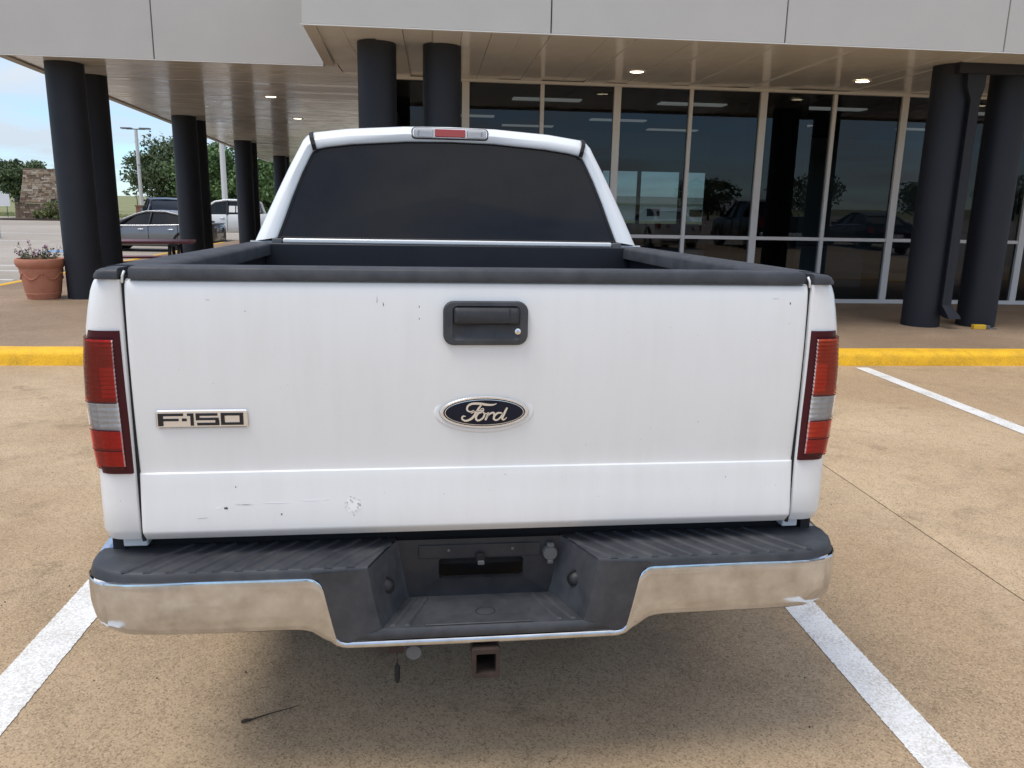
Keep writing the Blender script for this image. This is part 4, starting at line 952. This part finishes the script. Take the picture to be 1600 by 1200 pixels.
# chrome end returns and shoulders
for s in (-1, 1):
    tp(MB().loft([[(s*.990, .10, .634), (s*.990, .10, .617)], [(s*.992, .16, .655), (s*.992, .16, .60)], [(s*.988, .26, .664), (s*.988, .26, .60)]]), 'bumper_end', 'chrome', bumper, smooth=60)
    tp(MB().loft([[(s*.989, .035, .636), (s*.980, .040, .642), (s*.955, .05, .643)], [(s*.992, .10, .646), (s*.982, .10, .655), (s*.955, .10, .656)], [(s*.992, .26, .666), (s*.982, .26, .672), (s*.93, .26, .673)]]), 'bumper_shoulder', 'chrome', bumper, smooth=60)
# step pads either side
PZ = .663
def pad_outline(s, inset=0.0):
    f = [(.292, -.108), (.42, -.1085), (.55, -.108), (.70, -.107), (.80, -.1035), (.87, -.096), (.915, -.076), (.945, -.057), (.964, -.033), (.976, -.002), (.980, .036), (.975, .064)]
    b = [(.93, .072), (.84, .075), (.60, .075), (.225, .075)]
    return [(s*(x-inset*(x > .5)), y+inset*(y < .05)) for x, y in f+b]
for s in (-1, 1):
    o0, o1 = pad_outline(s), pad_outline(s, .006)
    def zt(p): return PZ - .0*abs(p[1])
    pad = MB().loft([[(x*1.004, y-(.003 if y < .05 else 0), .636) for x, y in o0], [(x, y, .652) for x, y in o0], [(x, y, .659) for x, y in pad_outline(s, .002)], [(x, y, PZ) for x, y in o1]], True, (False, True))
    pad_o = tp(pad, 'step_pad', 'faded_plastic', bumper, smooth=40)
    for k in range(11):
        xf = .335+.0535*k; yf = interp(xf, [.3, .7, .80, .87, .9], [-.107, -.105, -.101, -.093, -.08]); xbk = xf-.115
        yb_ = .066
        if xbk < .245: tt = (xf-.245)/.115; xbk = .245; yb_ = lerp(yf, .066, tt)
        d = Vector((s*(xbk-xf), yb_-yf, 0)); w_ = .0105
        v = [(s*(xf-w_), yf+.002, PZ), (s*(xf+w_), yf+.002, PZ), (s*(xbk+w_), yb_, PZ), (s*(xbk-w_), yb_, PZ)]
        tops = [(s*(xf-w_*.55), yf+.004, PZ+.0048), (s*(xf+w_*.55), yf+.004, PZ+.0048), (s*(xbk+w_*.55), yb_, PZ+.0048), (s*(xbk-w_*.55), yb_, PZ+.0048)]
        tp(MB().add(v+tops, [(4, 5, 6, 7), (0, 1, 5, 4), (1, 2, 6, 5), (2, 3, 7, 6), (3, 0, 4, 7)]), 'tread_rib', 'faded_plastic', pad_o)
# centre moulding: front web, recess walls, back wall with plate opening, low step
cw = MB()
fo = [(-.432, .648), (-.414, .636), (-.400, .622), (-.372, .482), (-.360, .4705), (.360, .4705), (.372, .482), (.400, .622), (.414, .636), (.432, .648), (.430, .660), (.292, .6625)]
# left/right webs and the strip below the step
for s in (-1, 1):
    outer = [(.432, .655), (.416, .640), (.402, .622), (.375, .482), (.362, .470)]
    inner = [(.292, .6615), (.288, .640), (.282, .600), (.268, .530), (.258, .497)]
    cw.loft([[(s*x, bump_y(x)-.0005, z) for x, z in outer], [(s*(x-.02), bump_y(x)-.0045, z) for x, z in outer], [(s*(x+.016), -.1175, z) for x, z in inner], [(s*x, -.1115, z) for x, z in inner]])
    back = [(.228, .6635), (.224, .640), (.216, .600), (.205, .530), (.197, .5015)]
    cw.loft([[(s*x, -.1115, z) for x, z in inner], [(s*(x-.004), -.103, z-.001) for x, z in inner], [(s*lerp(x, b[0], .93), lerp(-.1115, .046, .93), lerp(z, b[1], .93)) for (x, z), b in zip(inner, back)], [(s*(b[0]-.006), .046, b[1]) for b in back]])
cw.loft([[(x, bump_y(x)-.0005, .4695) for x in (-.362, -.258, 0, .258, .362)], [(x, -.1195, .474) for x in (-.352, -.258, 0, .258, .352)], [(x, -.1185, .490) for x in (-.300, -.258, 0, .258, .300)], [(x, -.1115, .4970) for x in (-.258, -.2, 0, .2, .258)]])
centre = tp(cw, 'centre_moulding', 'faded_plastic', bumper, smooth=50)
stp = MB().loft([[(x, -.1115, .4970) for x in (-.258, -.13, 0, .13, .258)], [(x, .046, .5015) for x in (-.197, -.1, 0, .1, .197)]])
step = tp(stp, 'low_step', 'faded_plastic', bumper)
for s in (-1, 1):
    for xa, xb_ in ((.232, .176), (.196, .146)):
        w_ = .008
        tp(MB().add([(s*(xa-w_), -.104, .4975), (s*(xa+w_), -.104, .4975), (s*(xb_+w_), .036, .5013), (s*(xb_-w_), .036, .5013), (s*(xa-w_*.5), -.100, .5018), (s*(xa+w_*.5), -.100, .5018), (s*(xb_+w_*.5), .034, .5052), (s*(xb_-w_*.5), .034, .5052)], [(4, 5, 6, 7), (0, 1, 5, 4), (1, 2, 6, 5), (2, 3, 7, 6), (3, 0, 4, 7)]), 'tread_rib', 'faded_plastic', step)
def sz(y): return lerp(.4970, .5015, (y+.1115)/.1575)
tp(MB().loft([[(.008+r*math.cos(6.283*k/32), -.045+r*.8*math.sin(6.283*k/32), sz(-.045+r*.8*math.sin(6.283*k/32))+h) for k in range(32)] for r, h in ((.0265, .0002), (.026, .0013), (.0245, .0013), (.024, .0002))], True), 'moulded_ring', 'black_plastic', step)
tp(MB().loft([[(.085+x, -.045+y*.8, sz(-.045+y*.8)+h) for x, y in rrect(-.04, .04, -.010-i_*-.001, .010-i_*.001, .004)] for i_, h in ((0, .0002), (1, .0011), (2, .0011), (3, .0002))], True), 'moulded_bar', 'black_plastic', step)
tp(MB().box(-.150, .125, -.1085, -.098, .4975, .5012), 'step_lip', 'faded_plastic', step, bevel=.003)
# back wall with rounded opening
def ring_to(outer, inner): return outer, inner
hole = rrect(-.112, .119, .553, .611, .009, 6)
nh = len(hole); outl = []
for (x, z) in hole: # every hole point runs out to the wall corner of its own quadrant
    outl.append(((.230 if z > .582 else .200)*(1 if x > .0035 else -1), .666 if z > .582 else .4985))
wl = MB().loft([at_y(outl, .046), at_y([(lerp(a[0], b[0], .86), lerp(a[1], b[1], .86)) for a, b in zip(outl, hole)], .0455), at_y(hole, .0435), at_y([(x*.985, lerp(z, .582, .02)) for x, z in hole], .060)], True)
tp(wl, 'plate_wall', 'black_plastic', bumper, smooth=40)
tp(MB().box(-.165, .165, .0405, .0440, .6135, .6505), 'plate_bracket', 'black_plastic', bumper, bevel=.003)
for x in (-.085, .088): tp(MB().lathe([(.004, .0395), (.0005, .0392)], (x, 0, .636), 12, 'y'), 'screw', 'grey_cap', bumper)
tp(MB().box(-.011, .011, .022, .041, .604, .630), 'plate_lamp', 'under_black', bumper, bevel=.004)
tp(MB().box(-.008, .010, .018, .024, .600, .612), 'plate_lamp_lens', 'grey_cap', bumper, bevel=.002)
plug = tp(MB().lathe([(.0205, .046), (.0205, .030), (.018, .026), (.0005, .0255)], (.191, 0, .622), 24, 'y'), 'trailer_socket', 'grey_cap', bumper, smooth=40)
tp(MB().box(.181, .201, .026, .040, .640, .652).box(.183, .199, .024, .032, .594, .604), 'socket_lid_tab', 'grey_cap', plug, bevel=.002)
for s in (-1, 1):
    c0 = Vector((s*.251, -.035, .576))
    tp(MB().lathe([(.020, 0), (.019, -.005), (.0145, -.012), (.008, -.0155), (.0005, -.0165)], c0, 24, 'y'), 'bolt_cap', 'black_plastic', bumper, smooth=180)
    tp(MB().lathe([(.0245, .006), (.0245, -.001), (.020, .0)], c0, 24, 'y'), 'bolt_recess', 'rubber_seal', bumper, smooth=60)

# ---------- things under the bumper
hit = MB(); a, b = .0375, .026
for z0, z1, yy0, yy1, w_, h in ((.352, .438, -.128, -.095, .0365, .040), (.357, .433, -.095, .30, .0330, .036)):
    cz = .395
    ro = lambda q, y: [(.004+x, y, cz+z) for x, z in q]
    O = rrect(-w_, w_, -h, h, .008, 3); I = rrect(-.0255, .0255, -.0275, .0275, .003, 3)
    hit.loft([ro(O, yy1), ro(O, yy0), ro(I, yy0), ro(I, yy1)], True)
hitch = tp(hit, 'hitch_receiver', 'rusty_steel', smooth=40)
tp(MB().tube([(-.42, .10, .455), (.42, .10, .455)], .032, 12), 'hitch_crossbar', 'rusty_steel', hitch, smooth=50)
tp(MB().prism([(-.10, .448), (.11, .448), (.075, .425), (-.06, .425)], -.05, .10), 'hitch_gusset', 'rusty_steel', hitch)
tp(MB().box(-.20, -.135, -.06, .02, .415, .445), 'socket_bracket', 'rusty_steel', hitch)
con = tp(MB().lathe([(.021, -.05), (.021, -.098), (.019, -.102), (.0005, -.102)], (-.180, 0, .421), 20, 'y'), 'wiring_socket', 'grey_cap', hitch, smooth=40)
tp(MB().tube([(-.222, -.08, .432), (-.224, -.085, .41), (-.221, -.085, .392), (-.224, -.085, .382)], .0022, 6), 'tether', 'rusty_steel', hitch)
tp(MB().tube([(-.223, -.085, .384), (-.223, -.085, .372), (-.223, -.085, .338), (-.223, -.085, .328)], [.003, .0075, .0075, .003], 8), 'tether_plug', 'under_black', hitch, smooth=180)
tp(MB().box(-.245, -.205, -.09, -.02, .415, .446), 'socket_mount', 'rusty_steel', hitch)
# spare wheel, axle, frame rails, silencer
sp = tp(MB().lathe([(.16, -.10), (.30, -.11), (.36, -.07), (.37, 0), (.36, .07), (.30, .11), (.16, .10)], (0, .52, .56), 36), 'spare_wheel', 'tyre_rubber', smooth=60)
tp(MB().lathe([(.16, -.06), (.0005, -.06)], (0, .52, .56), 24), 'spare_rim', 'rusty_steel', sp)
for s in (-1, 1): tp(MB().box(s*.52-.04, s*.52+.04, .08, 5.2, .50, .66), 'frame_rail', 'under_black')
tp(MB().box(-.90, .90, .078, 1.74, .58, .718), 'bed_sill', 'under_black')
tp(MB().tube([(-.75, 1.16, .41), (.75, 1.16, .41)], .055, 12), 'axle', 'under_black', smooth=60)
for s in (-1, 1):
    tp(MB().box(min(s*.60, s*.93), max(s*.60, s*.93), .62, 1.72, .70, .735), 'wheel_housing', 'under_black')
    tp(MB().lathe([(.475, s*.950), (.475, s*.972), (.455, s*.975), (.37, s*.968), (.36, s*.90)], (0, 4.62, .48), 36, 'x'), 'front_wheel_arch', 'under_black')
    wheel(T, s*.86, 1.16, .385, .27, s, .385+.0157*1.16); wheel(T, s*.86, 4.62, .385, .27, s, .385+.0157*4.62)

# ---------- cab and nose (one painted shell)
def yr(z): return 1.772 + max(0, z-1.40)*.26
GO = [(.779, 1.4075), (.745, 1.497), (.716, 1.580), (.672, 1.690), (.635, 1.768), (.622, 1.790), (.600, 1.803), (.56, 1.812), (.45, 1.827), (.20, 1.846), (0, 1.850)]
OO = [(.886, 1.3905), (.838, 1.500), (.789, 1.608), (.735, 1.722), (.690, 1.810), (.672, 1.846), (.652, 1.868), (.628, 1.881), (.47, 1.903), (.21, 1.921), (0, 1.925)]
def both(h): return [(-x, z) for x, z in h]+[(x, z) for x, z in reversed(h[:-1])]
G2, O2 = both(GO), both(OO)
rgs = []
for t_, oy in ((0, .004), (.03, -.004), (.10, -.009), (.46, -.017), (.58, -.012), (.86, .012), (.95, .028), (1, .052)):
    rgs.append([(lerp(a[0], b[0], t_), yr(lerp(a[1], b[1], t_))+oy, lerp(a[1], b[1], t_)) for a, b in zip(G2, O2)])
cab = tp(MB().loft(rgs), 'cab_rear_frame', 'white_clean_paint', smooth=40)
# rear window
gv = [(x, yr(z)+.006, z) for x, z in G2]
gl = MB(); cxz = (0, 1.60)
rings = [gv]
for t_ in (.25, .5, .75, 1.0): rings.append([(lerp(x, 0, t_*.98), yr(lerp(z, 1.60, t_))+.006-.012*t_*(1-.3*t_), lerp(z, 1.60, t_)) for x, z in G2])
gl.loft(rings, True)
win = tp(gl, 'rear_window', 'privacy_glass', cab, smooth=180)
tp(MB().loft([[(x, yr(z)-.001, z) for x, z in G2], [(x*.985, yr(z)+.003, lerp(z, 1.60, .022)) for x, z in G2]], True), 'window_seal', 'rubber_seal', cab)
tp(MB().box(-.752, .752, 1.742, 1.775, 1.3845, 1.4055), 'belt_moulding', 'white_clean_paint', cab, bevel=.006)
for s in (-1, 1): tp(MB().box(min(s*.757, s*.80), max(s*.757, s*.80), 1.748, 1.775, 1.376, 1.404), 'belt_clip', 'grey_cap', cab, bevel=.004)
tp(MB().box(-.90, .90, 1.778, 1.80, .60, 1.392), 'cab_back_panel', 'white_clean_paint', cab)
# black roof ditch joints
for s in (-1, 1):
    P = [(.612, 1.797), (.618, 1.822), (.626, 1.852), (.632, 1.8725), (.634, 1.884)]; OY = [-.006, -.0215, -.0205, .004, .05]
    q = MB(); q.loft([[(s*(x-.0095), yr(z)+oy-.004, z), (s*(x-.0085), yr(z)+oy-.006, z+.001), (s*(x+.0085), yr(z)+oy-.006, z-.002), (s*(x+.0095), yr(z)+oy-.004, z-.003)] for (x, z), oy in zip(P, OY)])
    tp(q, 'roof_joint', 'rubber_seal', cab)
# high brake light
def hl(x0, x1, z0, z1, r, y0, y1, name, m, parent, ins=.003):
    A = rrect(x0, x1, z0, z1, r, 5); Bq = rrect(x0+ins, x1-ins, z0+ins, z1-ins, max(.001, r-ins*.5), 5)
    f = lambda q, o: [(x, yr(z)+o, z) for x, z in q]
    return tp(MB().loft([f(A, y0), f(A, y1+.004), f(Bq, y1)], True, (False, True)), name, m, parent, smooth=40)
hb_ = hl(-.178, .178, 1.8605, 1.9135, .018, .03, -.0185, 'high_brake_light', 'rubber_seal', cab)
hl(-.173, .173, 1.8655, 1.9105, .016, .0, -.0225, 'lamp_housing', 'lamp_reflector', hb_)
hl(-.071, .071, 1.870, 1.907, .003, -.015, -.0262, 'red_lens', 'tail_red', hb_)
for s in (-1, 1):
    hl(min(s*.165, s*.077), max(s*.165, s*.077), 1.868, 1.908, .010, -.015, -.0265, 'clear_lens', 'clear_lens', hb_)
    hl(min(s*.152, s*.140), max(s*.152, s*.140), 1.872, 1.905, .002, -.015, -.0240, 'lens_bar', 'sign_white', hb_)
    hl(min(s*.078, s*.073), max(s*.078, s*.073), 1.868, 1.909, .001, -.015, -.0268, 'lens_frame', 'sign_white', hb_)
# shell forward of the rear frame
side = [(.90, .52), (.945, .60), (.955, .80), (.952, 1.05), (.945, 1.22), (.915, 1.335)]
def shell(y, k_, wid=1.0, hoodz=1.22, up=0.0):
    half = [(x*wid, z if z < 1.05 else lerp(min(z, hoodz), z, k_)) for x, z in side]
    for (x, z) in OO:
        zz_ = lerp(hoodz+.02*(1-(x/.9)**2), z+up, k_); xx_ = lerp(x*1.02, x, k_)*wid
        half.append((xx_, zz_))
    return [(x, y+(yr(z)-1.772+.052 if k_ == 1 and y < 1.9 else 0), z) for x, z in both(half)]
rings = [shell(1.772, 1), shell(2.25, 1, 1.01, up=.012), shell(2.9, 1, 1.015, up=.018), shell(3.45, 1, 1.01, up=.005), shell(3.72, .82), shell(4.20, .16), shell(4.32, 0, 1.0, 1.235), shell(4.9, 0, .99, 1.20), shell(5.35, 0, .96, 1.15), shell(5.46, 0, .92, 1.10)]
tp(MB().loft(rings, False), 'cab_shell', 'white_clean_paint', cab, smooth=45)
# front, grille, lamps
nose = tp(MB().box(-.86, .86, 5.36, 5.48, .58, 1.10), 'nose', 'white_clean_paint', bevel=.05)
tp(MB().box(-.52, .52, 5.47, 5.51, .70, 1.04), 'grille', 'chrome_trim', nose, bevel=.02)
tp(MB().box(-.92, .92, 5.44, 5.60, .46, .62), 'front_bumper', 'chrome', nose, bevel=.04)
for s in (-1, 1): tp(MB().box(min(s*.56, s*.84), max(s*.56, s*.84), 5.46, 5.50, .76, 1.02), 'headlight', 'lamp_white', nose, bevel=.02)
# side windows, door seams, mirrors, windscreen
for s in (-1, 1):
    for y0, y1 in ((2.05, 2.82), (2.96, 3.62)):
        def P(z, y): 
            x = interp(z, [1.3905, 1.5, 1.608, 1.722, 1.81], [.886, .838, .789, .735, .69])*1.013+.010
            return (s*x, y, z)
        ya = y1 if y0 < 2.9 else y1+.30
        tp(MB().loft([[P(1.41, y0), P(1.41, ya)], [P(1.56, y0+.01), P(1.56, lerp(ya, y1, .6))], [P(1.775, y0+.04), P(1.775, y1-.05)]]), 'side_window', 'privacy_glass', cab)
    for y in (1.99, 2.89, 4.02): tp(MB().tube([(s*.958, y, .62), (s*.962, y, .85), (s*.958, y, 1.1), (s*.925, y, 1.34)], .006, 5), 'door_seam', 'rubber_seal', cab)
    for y in (2.12, 3.05): tp(MB().box(min(s*.955, s*.985), max(s*.955, s*.985), y, y+.2, 1.10, 1.14), 'door_handle', 'white_clean_paint', cab, bevel=.01)
    mr = tp(MB().box(min(s*1.0, s*1.16), max(s*1.0, s*1.16), 3.80, 3.90, 1.32, 1.50), 'side_mirror', 'black_plastic', cab, bevel=.03)
    tp(MB().tube([(s*.93, 3.86, 1.36), (s*1.03, 3.85, 1.38)], .03, 8), 'mirror_arm', 'black_plastic', mr)
ws = MB(); f3, f4 = shell(3.50, .985), shell(4.21, .16)
i0, i1 = 8, len(f3)-8
ws.loft([[(p[0]*.97, p[1]+.02, p[2]+.014) for p in f3[i0:i1]], [(p[0]*.97, p[1]+.02, p[2]+.014) for p in shell(3.74, .80)[i0:i1]], [(p[0]*.97, p[1]-.02, p[2]+.014) for p in f4[i0:i1]]])
tp(ws, 'windscreen', 'privacy_glass', cab, smooth=60)
tp(MB().box(-.88, .88, 1.80, 5.30, .56, .62), 'floor_pan', 'under_black')

# ================================================================== SMALL THINGS ON THE PAVEMENT
# terracotta pot with flowers
P0 = thing('flower_pot', 'large terracotta pot of small purple and white flowers by the first column', 'flower pot', (-5.42, 11.66, .130))
pot = MB().lathe([(.20, .0), (.235, .0), (.245, .03), (.252, .05), (.262, .07), (.300, .30), (.318, .40), (.324, .425), (.322, .44), (.352, .47), (.368, .50), (.372, .545), (.362, .572), (.345, .578), (.325, .565), (.315, .52)], (0, 0, 0), 48, caps=(True, False)).build('pot', 'terracotta', P0, smooth=50)
for k in range(6): # moulded swags
    a0 = 2*math.pi*k/6; pts = []
    for i in range(9):
        a = a0+i/8*2*math.pi/6*.84; z = .375-.085*math.sin(math.pi*i/8); r = interp(z, [.07, .30, .40], [.262, .300, .318])
        pts.append(((r+.004)*math.cos(a), (r+.004)*math.sin(a), z))
    MB().tube(pts, [.006, .009, .012, .014, .014, .014, .012, .009, .006], 6).build('swag', 'terracotta', pot, smooth=180)
    MB().lathe([(.001, .014), (.018, .010), (.024, 0), (.018, -.01)], (.315*math.cos(a0-.08), .315*math.sin(a0-.08), .375), 8, 'z').build('rosette', 'terracotta', pot, smooth=180)
MB().lathe([(.262, .075), (.270, .082), (.266, .092)], (0, 0, 0), 40).build('band', 'terracotta', pot, smooth=60)
MB().lathe([(.33, .52), (.001, .54)], (0, 0, 0), 24).build('soil', 'planting_soil', P0)
rnd = random.Random(12)
st_ = MB(); lf = MB(); fl = [MB(), MB()]
def leafquad(mb, p, s, rnd):
    a = Vector((rnd.gauss(0, 1), rnd.gauss(0, 1), rnd.gauss(.2, .8))).normalized(); b = a.cross(Vector((rnd.gauss(0, 1), rnd.gauss(0, 1), rnd.gauss(0, 1)))).normalized()
    mb.add([p, p+a*s*.5+b*s*.3, p+a*s, p+a*s*.5-b*s*.3], [(0, 1, 2, 3)])
for i in range(52):
    a = rnd.uniform(0, 6.283); r = .28*math.sqrt(rnd.random()); h = rnd.uniform(.07, .22)*(1.0 if rnd.random() < .8 else 1.45); sp_ = rnd.uniform(.02, .14)
    p0 = Vector((r*math.cos(a), r*math.sin(a), .53)); p2 = p0+Vector((math.cos(a)*sp_, math.sin(a)*sp_, h)); p1 = (p0+p2)/2+Vector((0, 0, .03))
    st_.tube([p0, p1, p2], [.003, .0025, .0015], 4, False)
    for k in range(9):
        t_ = rnd.uniform(.15, 1); leafquad(lf, p0.lerp(p2, t_)+Vector((rnd.gauss(0, .012), rnd.gauss(0, .012), 0)), rnd.uniform(.025, .05), rnd)
    if rnd.random() < .36:
        m_ = fl[0 if (p2.x > -.22 and rnd.random() < .75) else 1]
        for k in range(9): leafquad(m_, p2+Vector((rnd.gauss(0, .010), rnd.gauss(0, .010), rnd.gauss(0, .010))), rnd.uniform(.018, .03), rnd)
st_.build('stem', 'leaf_grey_green', P0); lf.build('foliage', 'leaf_grey_green', P0)
P0.scale = (.84, .84, .96); fl[0].build('flower', 'flower_purple', P0); fl[1].build('flower', 'flower_white', P0)
# second, mostly hidden planter plant beyond the first column
P1 = thing('low_plant', 'small leafy plant peeping out beside the first column, right of the terracotta pot', 'plant', (-6.02, 14.3, .130))
lf = MB()
for i in range(260): leafquad(lf, Vector((rnd.gauss(0, .11), rnd.gauss(0, .11), .1+abs(rnd.gauss(0, .16)))), rnd.uniform(.04, .08), rnd)
lf.build('foliage', 'leaf_grey_green', P1)
MB().lathe([(.10, 0), (.14, .16), (.15, .17), (.13, .16)], (0, 0, 0), 20, caps=(True, False)).build('pot', 'terracotta', P1, smooth=50)

# picnic table
PT = thing('picnic_table', 'dark red topped picnic table with black legs under the canopy', 'table', (-4.92, 13.75, .085), R_(12))
for k in range(5): MB().box(-.95, .95, -.36+.146*k, -.36+.146*k+.138, .715, .755).build('plank', 'table_red', PT, bevel=.006)
for s in (-1, 1):
    for k in range(2): MB().box(-.95, .95, s*.66-.14+.142*k, s*.66-.14+.142*k+.134, .42, .455).build('bench_plank', 'table_red', PT, bevel=.006)
for x in (-.62, .62):
    MB().box(x-.03, x+.03, -.34, .34, .675, .715).build('crosspiece', 'dark_iron', PT)
    MB().box(x-.03, x+.03, -.78, .78, .385, .42).build('bench_arm', 'dark_iron', PT)
    for s in (-1, 1):
        MB().tube([(x-.04, s*.26, .69), (x-.04, s*.62, .02)], .028, 8).build('leg', 'dark_iron', PT, smooth=50)
        MB().tube([(x+.09, s*.22, .69), (x+.09, s*.34, .4)], .022, 8).build('brace', 'dark_iron', PT, smooth=50)

# yellow box lying at the foot of the rightmost column
Y0 = thing('yellow_box', 'small yellow box with grey end at the foot of the rightmost black column', 'box', (6.80, 9.27, .130), R_(-4))
MB().box(-.11, .045, -.035, .035, .0, .055).build('body', 'safety_yellow', Y0, bevel=.006)
MB().box(.046, .10, -.030, .030, .0, .048).build('end', 'grey_cap', Y0, bevel=.006)
MB().tube([(.10, 0, .02), (.15, -.02, .008), (.20, .0, .006)], .006, 6).build('cord', 'grey_cap', Y0)

# twig and a few crumbs on the concrete
tw = MB().tube([(-.585, 2.186, .006), (-.572, 2.191, .007), (-.555, 2.198, .005), (-.50, 2.224, .006), (-.46, 2.243, .004), (-.42, 2.262, .004)], [.004, .0055, .0026, .0018, .0014, .0006], 6).build('twig', 'twig_brown', smooth=180)
tag(tw, 'thin dark twig with a thick end lying on the concrete, lower left', 'twig')
tw2 = MB().tube([(2.34, 2.06, .004), (2.29, 2.10, .004), (2.32, 2.14, .004), (2.42, 2.12, .004), (2.52, 2.10, .003)], .0012, 5).build('grass_stem', 'twig_brown', smooth=180)
tag(tw2, 'thin looped dry stem on the concrete, right of the white line', 'stem')
rnd = random.Random(3); cr_ = MB()
for i in range(420):
    x = rnd.uniform(-3.5, 6.5); y = rnd.uniform(1.3, 7.4); s_ = rnd.uniform(.0015, .005)
    cr_.add([(x-s_, y, .001), (x, y-s_, .001), (x+s_, y, .001), (x, y+s_, .001), (x, y, .001+s_)], [(0, 1, 4), (1, 2, 4), (2, 3, 4), (3, 0, 4)])
tag(cr_.build('grit', 'twig_brown'), 'loose dark grit scattered over the concrete', 'grit', kind='stuff')
